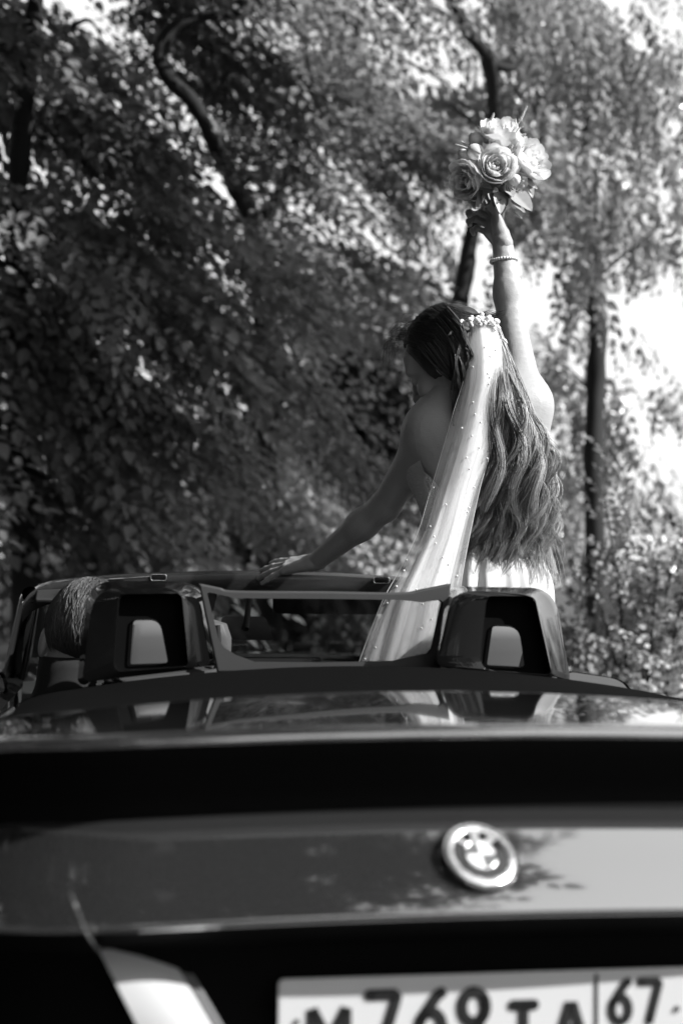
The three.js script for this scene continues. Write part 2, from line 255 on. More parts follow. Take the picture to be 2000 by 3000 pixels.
// trees beside and behind the camera: they shade the car's left and are mirrored in its paint
{
  const b1 = V(-4.2, 0, -3.0), big = { size: 2.1, tone: [0.022, 0.045], gloss: 0.15, cluster: 0.45 };
  tree('overhanging_tree', 'large tree left of the car whose canopy hangs over the boot, mirrored in the paint', null, b1,
    [[[b1, V(-4.0, 2.0, -2.9), V(-3.6, 4.0, -2.6), V(-2.8, 5.4, -2.2), V(-1.6, 6.2, -1.6), V(-0.6, 6.6, -1.3)], [0.2, 0.17, 0.15, 0.1, 0.06, 0.02]]],
    [[V(-1.1, 6.3, -1.2), V(2.1, 0.8, 2.9), 9], [V(-3.6, 5.2, -2.5), V(1.6, 2.4, 3.4)], [V(-4.4, 2.2, -4.6), V(1.2, 2.2, 2.8)], [V(-4.6, 2.2, -0.6), V(1.2, 2.2, 2.4)], [V(-3.6, 6.5, 0.8), V(2.4, 1.3, 2.0)], [V(-2.0, 6.9, -4.8), V(2.2, 0.8, 1.8), 8], [V(0.3, 7.2, -4.9), V(2.2, 0.7, 1.9), 8], [V(-4.2, 6.5, -7.2), V(2.2, 2.5, 1.6)], [V(-0.8, 8.2, -7.2), V(3.2, 0.8, 1.6), 8], [V(-1.6, 6.5, -6.8), V(2.2, 0.9, 0.9), 6]],
    23000, { ...big, seed: 31 });
  const b2 = V(-3.6, 0, 3.2);
  tree('overhanging_tree', 'dense tree standing behind the photographer, mirrored dark in the left of the boot', null, b2,
    [[[b2, V(-3.5, 2, 3.2), V(-3.1, 4, 3.0), V(-2.2, 5.5, 2.6)], [0.2, 0.16, 0.12, 0.05]]],
    [[V(-3.4, 4.6, 3.2), V(2.3, 2.6, 2.0)], [V(-4.6, 2.4, 2.0), V(1.4, 2.2, 2.2)], [V(-1.6, 5.2, 5.6), V(2.0, 2.4, 1.6)], [V(-2.6, 2.0, 6.2), V(2.0, 2.0, 1.4)]],
    7500, { ...big, seed: 32 });
  const b3 = V(4.7, 0, -7.2);
  tree('roadside_tree', 'tall tree just outside the right edge, shading the foliage behind the car', null, b3,
    [[[b3, V(4.6, 2.5, -7.2), V(4.3, 4.6, -7.2), V(4.0, 6.2, -7.2)], [0.16, 0.14, 0.1, 0.05]]],
    [[V(4.1, 6.1, -7.3), V(1.5, 1.4, 1.8)]], 1500, { ...big, seed: 33 });
}
// ---------------------------------------------------------------- the convertible (local axes: x right, y up, -z forward)
const car = thing('convertible_car', 'dark glossy open convertible seen from behind, boot lid and plate nearest the camera', 'car', CAR_AT, CAR_TURN);
car.updateMatrixWorld(true);
const intoCar = car.matrixWorld.clone().invert();
// the point of the car on a sight line, cz metres ahead of the plate
function C(px, py, cz) { const o = camera.position.clone().applyMatrix4(intoCar), d = sight(px, py).transformDirection(intoCar); return o.addScaledVector(d, (-cz - o.z) / d.z); }
const fleckR = rng(3), fleckTex = noiseTex(256, () => 0.45 + 0.1 * fleckR());
const paint = phys(0.39, { metalness: 0.95, roughness: 0.06, clearcoat: 1, clearcoatRoughness: 0.02, name: 'paint' });
const gloss = phys(0.004, { roughness: 0.06, ior: 1.5 });
const satin = phys(0.005, { roughness: 0.7, specularIntensity: 0.25, ior: 1.25 }), matte = phys(0.006, { roughness: 1, specularIntensity: 0.12, ior: 1.15, bumpMap: fleckTex, bumpScale: 0.0006 }), chrome = phys(0.75, { metalness: 1, roughness: 0.12 });
const leather = grey(0.13, { roughness: 0.55, bumpMap: fleckTex, bumpScale: 0.0005 }), darkTrim = grey(0.02, { roughness: 0.6 });
// a body section (cz, y at the middle of the car) carried across the car: it crowns, and turns forward towards the corners
const over = (x, a) => Math.max(0, Math.abs(x) - a);
const bent = (cz, y, x) => V(x, y - (0.06 + 0.10 * sstep(cz, -0.02, 0.7)) * x * x - 1.6 * over(x, 0.55) ** 2 * sstep(y, 0.62, 0.95), -(cz + 0.10 * x * x + 1.3 * over(x, 0.40) ** 2));
const strip = (pts, x0, x1, nx = 40, per = 6) => { const c = new THREE.SplineCurve(pts.map((p) => V2(p[0], p[1]))); return grid(nx, per * (pts.length - 1), (u, v) => { const q = c.getPoint(v); return bent(q.x, q.y, lerp(x0, x1, u)); }); };
const DECK = [[0.97, 1.0045], [0.80, 1.0065], [0.55, 1.0075], [0.372, 1.0062]], EDGE = [[0.372, 1.0062], [0.369, 1.0045], [0.369, 0.985]],
  LID = [[0.362, 0.985], [0.362, 1.004], [0.358, 1.006], [0.25, 1.0045], [0.12, 1.0015], [0.02, 0.9990], [-0.010, 0.9980], [-0.0225, 0.9945], [-0.0272, 0.9885], [-0.0255, 0.9835], [-0.015, 0.981]],
  SCOOP = [[-0.015, 0.981], [0.02, 0.955], [0.036, 0.92], [0.033, 0.899], [0.026, 0.8935]],
  PANEL = [[0.026, 0.8935], [0.018, 0.8895], [-0.012, 0.858], [-0.045, 0.827], [-0.072, 0.7995], [-0.076, 0.793], [-0.072, 0.787]],
  UNDER = [[-0.072, 0.787], [-0.03, 0.765], [0.008, 0.745], [0.016, 0.735], [0.016, 0.55]];
part('deck_cover', strip(DECK, -0.62, 0.62), matte, car); part('deck_edge', strip(EDGE, -0.62, 0.62), satin, car);
const lid = part('boot_lid', [strip(LID, -0.62, 0.62, 60), strip(PANEL, -0.62, 0.62, 60)], paint, car); part('lid_underside', strip(SCOOP, -0.62, 0.62, 60), satin, car);
part('plate_recess', strip(UNDER, -0.62, 0.62, 60), satin, car);
for (const s of [-1, 1]) {
  const whole = [[1.3, 0.93], [1.15, 0.97], [1.05, 0.995], [0.97, 1.0], [0.6, 1.007], [0.36, 1.006], [0.15, 1.0], [-0.01, 0.995], [-0.022, 0.985], [-0.01, 0.95], [0.01, 0.9], [-0.03, 0.84], [-0.07, 0.79], [-0.06, 0.74], [-0.05, 0.66], [-0.04, 0.5]];
  part('rear_wing', strip(whole, s * 0.621, s * 0.875, 18, 5), paint, car);
}
part('rear_bumper', strip([[0.016, 0.552], [-0.04, 0.54], [-0.075, 0.50], [-0.085, 0.42], [-0.06, 0.30], [0.0, 0.24]], -0.875, 0.875, 40), paint, car);
// number plate
{
  const plate = group('number_plate', car), A = C(818, 2872, -0.004), B = C(1743, 2843, -0.004);
  const k = (B.x - A.x) / 0.376, top = (A.y + B.y) / 2, z = -0.0;
  plate.position.set(A.x, top, z + 0.004);
  const W = 0.52 * k, H = 0.112 * k, sh = new THREE.Shape(), rr = 0.006;
  sh.moveTo(rr, 0); sh.lineTo(W - rr, 0); sh.quadraticCurveTo(W, 0, W, -rr); sh.lineTo(W, rr - H); sh.quadraticCurveTo(W, -H, W - rr, -H); sh.lineTo(rr, -H); sh.quadraticCurveTo(0, -H, 0, rr - H); sh.lineTo(0, -rr); sh.quadraticCurveTo(0, 0, rr, 0);
  part('plate_sheet', new THREE.ExtrudeGeometry(sh, { depth: 0.002, bevelSize: 0.0012, bevelThickness: 0.001, bevelSegments: 2 }), phys(0.62, { roughness: 0.35 }), plate);
  const ink = grey(0.012, { roughness: 0.5 });
  // a stroke with round ends, raised a little
  const pen = (pts, w, name = 'character') => {
    const c = new THREE.CurvePath(); const P2 = pts.map((p) => V(p[0], p[1], 0)); let g;
    const s = [], n = P2.length;
    for (let i = 0; i < n; i++) { const a = P2[Math.max(0, i - 1)], b = P2[Math.min(n - 1, i + 1)], d = b.clone().sub(a).normalize(); s.push([P2[i], V(-d.y, d.x, 0)]); }
    g = [grid(3, n - 1, (u, v) => { const [o, m] = s[Math.round(v * (n - 1))], q = [[-1, 0], [-1, 1], [1, 1], [1, 0]][Math.round(u * 3)]; return o.clone().addScaledVector(m, q[0] * w / 2).add(V(0, 0, q[1] * 0.0012)); })];
    for (const e of [P2[0], P2[n - 1]]) { const d = new THREE.CylinderGeometry(w / 2, w / 2, 0.0012, 16); d.rotateX(Math.PI / 2); d.translate(e.x, e.y, 0.0006); g.push(d); }
    return g;
  };
  const arc = (cx, cy, rx, ry, a0, a1, n = 24) => Array.from({ length: n + 1 }, (_, i) => { const a = lerp(a0, a1, i / n) * Math.PI / 180; return [cx + rx * Math.cos(a), cy + ry * Math.sin(a)]; });
  const seven = [[-0.5, 1], [0.46, 1], [0.5, 0.97], [0.47, 0.9], [-0.02, 0]], six = [[0.42, 1], [0.28, 0.97], [-0.32, 0.52], ...arc(0, 0.31, 0.46, 0.31, 150, 510, 30)], nine = [...arc(0, 0.69, 0.46, 0.31, 30, -330, 30), [0.44, 0.6], [-0.1, 0.04], [-0.3, 0]];
  const G = { M: [[[-0.5, 0], [-0.5, 1], [-0.49, 1], [0, 0.35], [0.49, 1], [0.5, 1], [0.5, 0]]], 7: [seven], 6: [six], 9: [nine], T: [[[-0.5, 1], [0.5, 1]], [[0, 1], [0, 0]]], A: [[[-0.5, 0], [-0.05, 1], [0.05, 1], [0.5, 0]], [[-0.32, 0.3], [0.32, 0.3]]] };
  const put = (ch, x, yTop, w, h, pw) => part('character', mg(G[ch].flatMap((q) => pen(q.map(([a, b]) => [x + a * (w - pw), yTop - h + pw / 2 + b * (h - pw)]), pw))), ink, plate).position.set(0, 0, 0.0032);
  const X = (px) => (px - 818) / 925 * 0.376 * k;
  const big = 0.070 * k, small = 0.058 * k, y0 = -0.0125 * k;
  put('M', X(960), -0.0275 * k, 0.052 * k, small, 0.0126 * k); put('7', X(1114), y0, 0.045 * k, big, 0.0132 * k); put('6', X(1252), y0, 0.043 * k, big, 0.0132 * k); put('9', X(1378), y0, 0.044 * k, big, 0.0132 * k);
  put('T', X(1525), -0.030 * k, 0.038 * k, small, 0.0126 * k); put('A', X(1667), -0.030 * k, 0.044 * k, small, 0.0126 * k);
  put('6', X(1815), -0.0085 * k, 0.033 * k, 0.056 * k, 0.0105 * k); put('7', X(1905), -0.0085 * k, 0.033 * k, 0.056 * k, 0.0105 * k);
  const bar = new THREE.BoxGeometry(0.004, H - 0.006, 0.0012); bar.translate(X(1743), -H / 2, 0.0036); part('divider', bar, ink, plate);
  const bolt = new THREE.CylinderGeometry(0.003, 0.0036, 0.003, 16); bolt.rotateX(Math.PI / 2); const b1 = bolt.clone(); b1.translate(X(1988), -0.047 * k, 0.004); const b2 = bolt.clone(); b2.translate(X(868), -0.047 * k, 0.004); part('bolt', b1, ink, plate); part('bolt', b2, ink, plate);
}
// emblem: two rings, letters and a quartered disc, on the sloping panel
const font = await new FontLoader().loadAsync('fonts/droid/droid_sans_bold.typeface.json');
{
  const at = C(1405, 2508, -0.028), e = group('emblem', car); const slope = Math.atan2(0.092, 0.086);
  at.z = bent(-0.029, 0.842, at.x).z; e.position.copy(at); e.rotation.set(-slope, 0.16, 0, 'YXZ'); e.position.add(V(0, 0.001, 0.001)); e.scale.set(1.03, 1.03, 0.6);
  // lathe profiles turned to face +z
  const turned = (pts, n = 64) => { const g = new THREE.LatheGeometry(pts.map((p) => V2(p[0], p[1])), n); g.rotateX(Math.PI / 2); return toCreasedNormals(g, 0.6); };
  part('base_ring', turned([[0.0435, -0.002], [0.0440, 0.0015], [0.0425, 0.0035], [0.041, 0.003], [0.0405, 0.001]]), phys(0.5, { metalness: 1, roughness: 0.2 }), e);
  part('outer_ring', turned([[0.041, 0.000], [0.0405, 0.0042], [0.0385, 0.0062], [0.0365, 0.0068], [0.0338, 0.0062], [0.0322, 0.0048], [0.0315, 0.003]]), phys(0.85, { metalness: 0.85, roughness: 0.22 }), e);
  part('letter_ring', turned([[0.0318, 0.003], [0.030, 0.0036], [0.0205, 0.0030], [0.0195, 0.0022]]), phys(0.012, { roughness: 0.12, clearcoat: 1 }), e);
  part('inner_ring', turned([[0.0198, 0.002], [0.0195, 0.0046], [0.0185, 0.0052], [0.0175, 0.0046], [0.0172, 0.003]]), phys(0.85, { metalness: 1, roughness: 0.2 }), e);
  for (let q = 0; q < 4; q++) { const s = new THREE.CylinderGeometry(0.0176, 0.0176, 0.0016, 16, 1, false, q * Math.PI / 2, Math.PI / 2); s.rotateX(Math.PI / 2); s.translate(0, 0, 0.0032); part('quarter', s, phys(q % 2 ? 0.8 : 0.10, { roughness: 0.25, clearcoat: 1 }), e); }
  for (const [ch, a] of [['B', 42], ['M', 0], ['W', -42]]) { const g = new TextGeometry(ch, { font, size: 0.0068, depth: 0.0008, curveSegments: 4 }); g.computeBoundingBox(); const b = g.boundingBox; g.translate(-(b.min.x + b.max.x) / 2, -(b.min.y + b.max.y) / 2, 0.0034); g.translate(0, 0.0255, 0); g.rotateZ(a * Math.PI / 180); part('letter', g, phys(0.8, { roughness: 0.3 }), e); }
}
// tail lights: a sloping clear lens with a dark inner edge and a thin line running up the shut line
for (const s of [-1, 1]) {
  const t = group('tail_light', car);
  const q = [C(284, 2772, 0.02), C(568, 2856, 0.005), C(675, 3040, -0.075), C(455, 3110, -0.085)].map((p) => s < 0 ? p : V(-p.x, p.y, p.z));
  const face = (u, v, lift = 0) => { const a = q[0].clone().lerp(q[1], u), b = q[3].clone().lerp(q[2], u), p = a.lerp(b, v); const bulge = 0.012 * Math.sin(Math.PI * clamp(u, 0, 1)) * (0.5 + 0.5 * v); return p.add(V(0, (bulge + lift) * 0.7, (bulge + lift) * 0.7)); };
  part('lens', grid(20, 16, (u, v) => face(u * 0.84, v)), phys(0.8, { metalness: 0.35, roughness: 0.2, clearcoat: 1, clearcoatRoughness: 0.02 }), t);
  part('lens_rim', grid(8, 16, (u, v) => face(lerp(0.845, 0.94, u), v, -0.004)), phys(0.28, { metalness: 0.4, roughness: 0.25, clearcoat: 1 }), t);
  part('lens_edge', grid(6, 16, (u, v) => face(lerp(0.94, 1.0, u), v, -0.001)), phys(0.5, { metalness: 0.6, roughness: 0.15, clearcoat: 1 }), t);
  const st = [C(207, 2612, -0.075), C(225, 2662, -0.085), C(255, 2735, -0.06), C(290, 2782, -0.01)].map((p) => s < 0 ? p : V(-p.x, p.y, p.z)).map((p) => p.add(V(0, 0, 0.003)));
  part('light_strip', limb(st, [0.001, 0.0016, 0.002, 0.003], 8, 16), phys(0.16, { metalness: 0.6, roughness: 0.2 }), t);
}
// ---- roll hoops: lofted rounded frames with a recessed insert that has a smaller opening
function rq(corners, rad, cz, n = 9) {
  const p = corners.map((c) => (c.isVector3 ? c : C(c[0], c[1], cz))), out = [];
  for (let i = 0; i < 4; i++) {
    const o = p[i], a = p[(i + 3) % 4], b = p[(i + 1) % 4], r = rad[i], s = o.clone().lerp(a, Math.min(0.48, r / o.distanceTo(a))), e = o.clone().lerp(b, Math.min(0.48, r / o.distanceTo(b)));
    for (let k = 0; k <= n; k++) { const t = k / n, q = s.clone().lerp(o, t).lerp(o.clone().lerp(e, t), t); q.z = -cz; out.push(q); }
  }
  return out;
}
const loft = (rings, crease = 0.9) => { const n = rings[0].length; return toCreasedNormals(grid(n, rings.length - 1, (u, v) => rings[Math.round(v * (rings.length - 1))][Math.round(u * n) % n].clone()).toNonIndexed(), crease); };
function hoop(label, outer, face, open, hole, r) {
  const h = group('roll_hoop', car, label);
  const mid = outer.map((o, i) => [lerp(o[0], face[i][0], 0.25), lerp(o[1], face[i][1], 0.25)]), mid2 = outer.map((o, i) => [lerp(o[0], face[i][0], 0.7), lerp(o[1], face[i][1], 0.7)]);
  const mid3 = outer.map((o, i) => [lerp(o[0], face[i][0], 0.93), lerp(o[1], face[i][1], 0.93)]);
  part('hoop_frame', loft([rq(outer, r.o, 1.13), rq(outer, r.o, 1.115), rq(mid, r.o, 1.085), rq(mid2, r.o, 1.02), rq(mid3, r.f, 0.985), rq(face, r.f, 0.974), rq(open.map((o, i) => [o[0] + [-5, -5, 5, 5][i], o[1] + [4, -4, -4, 4][i]]), r.p, 0.968), rq(open, r.p, 0.972), rq(open, r.p, 0.995)]), gloss, h);
  part('insert', loft([rq(open, r.p, 0.995), rq(hole, r.h, 0.996), rq(hole, r.h, 1.03)]), matte, h);
  const rim = rq(hole, r.h, 0.992); part('insert_rim', limb(rim.concat([rim[0]]), [0.0016, 0.0016], 6, 90), satin, h);
  return h;
}
hoop('left roll hoop, behind the driver', [[225, 2010], [258, 1700], [600, 1706], [648, 1960]], [[240, 2000], [275, 1722], [545, 1722], [578, 1960]], [[336, 1966], [352, 1745], [528, 1742], [548, 1950]], [[380, 1948], [390, 1815], [470, 1814], [495, 1944]], { o: [0.02, 0.055, 0.05, 0.02], f: [0.02, 0.05, 0.045, 0.02], p: [0.02, 0.012, 0.012, 0.012], h: [0.006, 0.008, 0.022, 0.008] });
hoop('right roll hoop, in front of the bride', [[1258, 1952], [1292, 1716], [1622, 1722], [1672, 2005]], [[1275, 1952], [1325, 1730], [1568, 1738], [1622, 1990]], [[1405, 1962], [1426, 1750], [1560, 1750], [1612, 1976]], [[1423, 1950], [1440, 1832], [1520, 1835], [1538, 1956]], { o: [0.02, 0.05, 0.055, 0.02], f: [0.02, 0.04, 0.045, 0.02], p: [0.03, 0.014, 0.014, 0.014], h: [0.006, 0.008, 0.025, 0.01] });
// ---- wind deflector between the hoops
{
  const d = group('wind_deflector', car), cz = 1.07, S = (a) => a.map(([x, y]) => { const p = C(x, y, cz); return V2(p.x, p.y); });
  const out = new THREE.Shape(); const o = S([[588, 1716], [640, 1727], [690, 1736], [940, 1738], [1170, 1741], [1240, 1730], [1310, 1716], [1280, 1960], [950, 1962], [640, 1962]]);
  out.moveTo(o[0].x, o[0].y); out.splineThru(o.slice(1, 7)); out.lineTo(o[7].x, o[7].y); out.lineTo(o[8].x, o[8].y); out.lineTo(o[9].x, o[9].y); out.closePath();
  const hs = S([[606, 1738], [612, 1735], [690, 1752], [940, 1754], [1170, 1757], [1230, 1764], [1283, 1757], [1292, 1766], [1262, 1900], [1250, 1914], [1150, 1936], [940, 1940], [745, 1938], [690, 1918], [655, 1896], [640, 1876]]);
  const hole = new THREE.Path(hs); out.holes.push(hole);
  const g = new THREE.ExtrudeGeometry(out, { depth: 0.012, bevelSize: 0.004, bevelThickness: 0.005, bevelSegments: 4, curveSegments: 10 }); g.translate(0, 0, -cz);
  part('deflector_frame', g, phys(0.05, { roughness: 0.3 }), d);
  const gs = new THREE.ShapeGeometry(new THREE.Shape(hs)); gs.translate(0, 0, -cz + 0.006);
  part('deflector_glass', gs, new THREE.MeshPhysicalMaterial({ color: new THREE.Color().setRGB(0.52, 0.52, 0.52), transmission: 1, thickness: 0, roughness: 0.02, ior: 1.45, side: THREE.DoubleSide }), d);
}
// ---- windscreen header, pillars, glass
{
  const w = group('windscreen', car), cz = 2.02, bow = (p) => { p.z -= 0.06 * (1 - (p.x / 0.7) ** 2); return p; };
  const line = [[66, 1772], [90, 1742], [140, 1718], [300, 1700], [500, 1690], [750, 1686], [1000, 1692], [1150, 1702], [1300, 1716], [1420, 1738], [1480, 1770]].map((q) => C(q[0], q[1], cz));
  const c = new THREE.CatmullRomCurve3(line), prof = [[-0.012, -0.045], [0.0, -0.047], [0.006, -0.012], [0.004, 0.004], [-0.012, 0.011], [-0.035, 0.013], [-0.07, 0.006], [-0.09, -0.012], [-0.06, -0.022], [-0.02, -0.018], [-0.012, -0.045]];
  part('header_rail', toCreasedNormals(grid(10, 60, (u, v) => { const p = bow(c.getPoint(v)), k = prof[Math.round(u * 10)]; return p.add(V(0, k[1] * 1.0, k[0])); }), 0.7), phys(0.012, { roughness: 0.25, clearcoat: 1, clearcoatRoughness: 0.1 }), w);
  const latch = (x0, y0, x1, y1, name, thick = 0.003) => part(name, limb([bow(C(x0, y0, cz - 0.02)), bow(C((x0 + x1) / 2, (y0 + y1) / 2, cz - 0.02)), bow(C(x1, y1, cz - 0.02))], [thick, thick], 8, 12), phys(0.4, { metalness: 0.9, roughness: 0.2 }), w);
  latch(302, 1699, 480, 1686, 'latch_trim', 0.0022); latch(320, 1697, 362, 1695, 'latch_plate', 0.005);
  for (const [x, y, ww] of [[466, 1692, 46], [1128, 1700, 46]]) { const a = bow(C(x - ww / 2, y, cz - 0.02)), b = bow(C(x + ww / 2, y, cz - 0.02)), bx = new RoundedBoxGeometry(b.x - a.x, 0.017, 0.02, 3, 0.005); bx.translate((a.x + b.x) / 2, a.y - 0.002, a.z - 0.006); part('latch', bx, gloss, w); const ring = rq([[x - ww / 2, y + 9], [x - ww / 2, y - 9], [x + ww / 2, y - 9], [x + ww / 2, y + 9]], [0.006, 0.006, 0.006, 0.006], cz - 0.03).map(bow); part('latch_trim', limb(ring.concat([ring[0]]), [0.0018, 0.0018], 6, 60), chrome, w); }
  for (const [x0, x1, y0, y1] of [[330, 640, 1722, 1800], [800, 1180, 1726, 1800]]) { const q = rq([[x0 + 10, y1], [x0, y0], [x1, y0 + 4], [x1 - 12, y1 + 3]], [0.02, 0.012, 0.012, 0.02], 2.17).map((p) => p.add(V(0, 0, (p.y - 1.14) * 1.1))), m = q.reduce((a, p) => a.add(p), V(0, 0, 0)).multiplyScalar(1 / q.length), bk = q.map((p) => p.clone().add(V(0, 0, -0.014))); part('sun_visor', loft([q.map((p) => p.clone().lerp(m, 0.99)), q, bk, bk.map((p) => p.clone().lerp(m.clone().add(V(0, 0, -0.014)), 0.99))], 0.6), darkTrim, w); }
  { const g = new RoundedBoxGeometry(0.26, 0.012, 0.10, 3, 0.005); g.rotateX(0.4); const p = C(190, 1738, 2.02); g.translate(p.x + 0.06, p.y, p.z); part('sun_visor', g, darkTrim, w); }
  for (const s of [-1, 1]) { const top = s < 0 ? line[1] : line[10], base = V(s * 0.76, 0.87, -2.72), m = bow(top.clone()); part('pillar', limb([m.clone(), m.clone().lerp(base, 0.06).add(V(0, 0.0, 0)), m.clone().lerp(base, 0.5), base], [0.022, 0.026, 0.032, 0.036], 10, 24), gloss, w); }
  const top = line.slice(1, 11).map((p) => bow(p.clone())), tc = new THREE.CatmullRomCurve3(top);
  part('windscreen_glass', grid(20, 8, (u, v) => { const a = tc.getPoint(u).add(V(0, -0.016, -0.05)), x = lerp(-0.76, 0.76, u), b = V(x, 0.90, -2.72 - 0.14 * (1 - (x / 0.76) ** 2)); return a.lerp(b, v); }), new THREE.MeshPhysicalMaterial({ color: new THREE.Color().setRGB(0.85, 0.87, 0.86), transmission: 1, thickness: 0, roughness: 0.01, ior: 1.5, side: THREE.DoubleSide }), w);
  const m = group('rear_view_mirror', car), g = rq([[638, 1874], [650, 1806], [778, 1806], [803, 1876]], [0.012, 0.012, 0.012, 0.01], 2.0);
  const b = g.map((p) => p.clone().add(V(0, 0, -0.025)).lerp(V(C(718, 1842, 2.0).x, C(718, 1842, 2.0).y, -2.03), 0.12));
  part('mirror_housing', loft([g.map((p) => p.clone()), b, b.map((p) => p.clone().lerp(V(C(718, 1842, 2.0).x, C(718, 1842, 2.0).y, -2.045), 0.98))], 0.6), darkTrim, m);
  part('mirror_glass', loft([g.map((p) => p.clone().add(V(0, 0, 0.0015))), g.map((p) => { const q = C(718, 1842, 2.0); return p.clone().lerp(q, 0.99).add(V(0, 0, 0.0015)); })]), phys(0.6, { metalness: 1, roughness: 0.12 }), m);
  part('mirror_stalk', limb([V(C(718, 1842, 2.0).x, C(718, 1842, 2.0).y, -1.97), V(C(730, 1780, 2.0).x, C(730, 1780, 2.0).y, -2.03), bow(C(740, 1705, 2.11))], [0.008, 0.008, 0.012], 8, 12), darkTrim, m);
}
// ---- seats, interior
for (const s of [-1, 1]) {
  const seat = group('seat', car), x = s * 0.34;
  // the backrest narrows into the headrest, with a padded seam line on each side
  const back = grid(32, 24, (u, v) => { const a = u * 2 * Math.PI, ca = Math.cos(a), sa = Math.sin(a), y = lerp(0.42, 1.10, v), sh = sstep(v, 0.62, 0.8), w = lerp(0.22, 0.118, sh) * (v > 0.93 ? Math.sqrt(Math.max(0.02, 1 - ((v - 0.93) / 0.07) ** 2)) : 1), e = 0.35, dd = lerp(0.075, 0.055, sh) * (v > 0.93 ? Math.sqrt(Math.max(0.02, 1 - ((v - 0.93) / 0.07) ** 2)) : 1); return V(x + w * Math.sign(ca) * Math.abs(ca) ** e, y, -(1.38 - 0.10 * v) + dd * Math.sign(sa) * Math.abs(sa) ** e); }, true);
  part('backrest', toCreasedNormals(back, 1.0), leather, seat);
  for (const k of [-1, 1]) part('seam', limb([V(x + k * 0.19, 0.5, -1.265), V(x + k * 0.15, 0.86, -1.225), V(x + k * 0.095, 0.98, -1.222), V(x + k * 0.085, 1.07, -1.222)], [0.007, 0.007], 6, 16), darkTrim, seat);
  const cush = new RoundedBoxGeometry(0.5, 0.16, 0.5, 4, 0.05); cush.translate(x, 0.40, -1.66); part('cushion', cush, leather, seat);
}
{
  part('dashboard', grid(30, 14, (u, v) => { const x = lerp(-0.72, 0.72, u), a = v * 3.6; return V(x, 0.78 + 0.10 * Math.sin(a * 0.9) - 0.03 * (x * x), -2.62 + 0.28 * v); }), darkTrim, car);
  const scr = new RoundedBoxGeometry(0.24, 0.10, 0.012, 3, 0.005); scr.rotateX(-0.2); scr.translate(0.0, 0.89, -2.40); part('dashboard_screen', scr, gloss, car);
  part('cockpit_lining', [grid(2, 2, (u, v) => V(lerp(-0.78, 0.78, u), 0.2, -lerp(1.0, 2.7, v))), grid(2, 2, (u, v) => V(-0.74, lerp(0.2, 0.84, u), -lerp(1.0, 2.7, v))), grid(2, 2, (u, v) => V(0.74, lerp(0.2, 0.84, u), -lerp(1.0, 2.7, v))), grid(2, 2, (u, v) => V(lerp(-0.7, 0.7, u), lerp(0.2, 0.90, v), -1.12)), grid(2, 2, (u, v) => V(lerp(-0.78, 0.78, u), lerp(0.2, 0.78, v), -2.62))], grey(0.015, { roughness: 0.9 }), car);
  const wh = new THREE.TorusGeometry(0.18, 0.014, 10, 40); wh.rotateX(-0.4); wh.translate(-0.37, 0.82, -2.2); part('steering_wheel', wh, darkTrim, car);
}
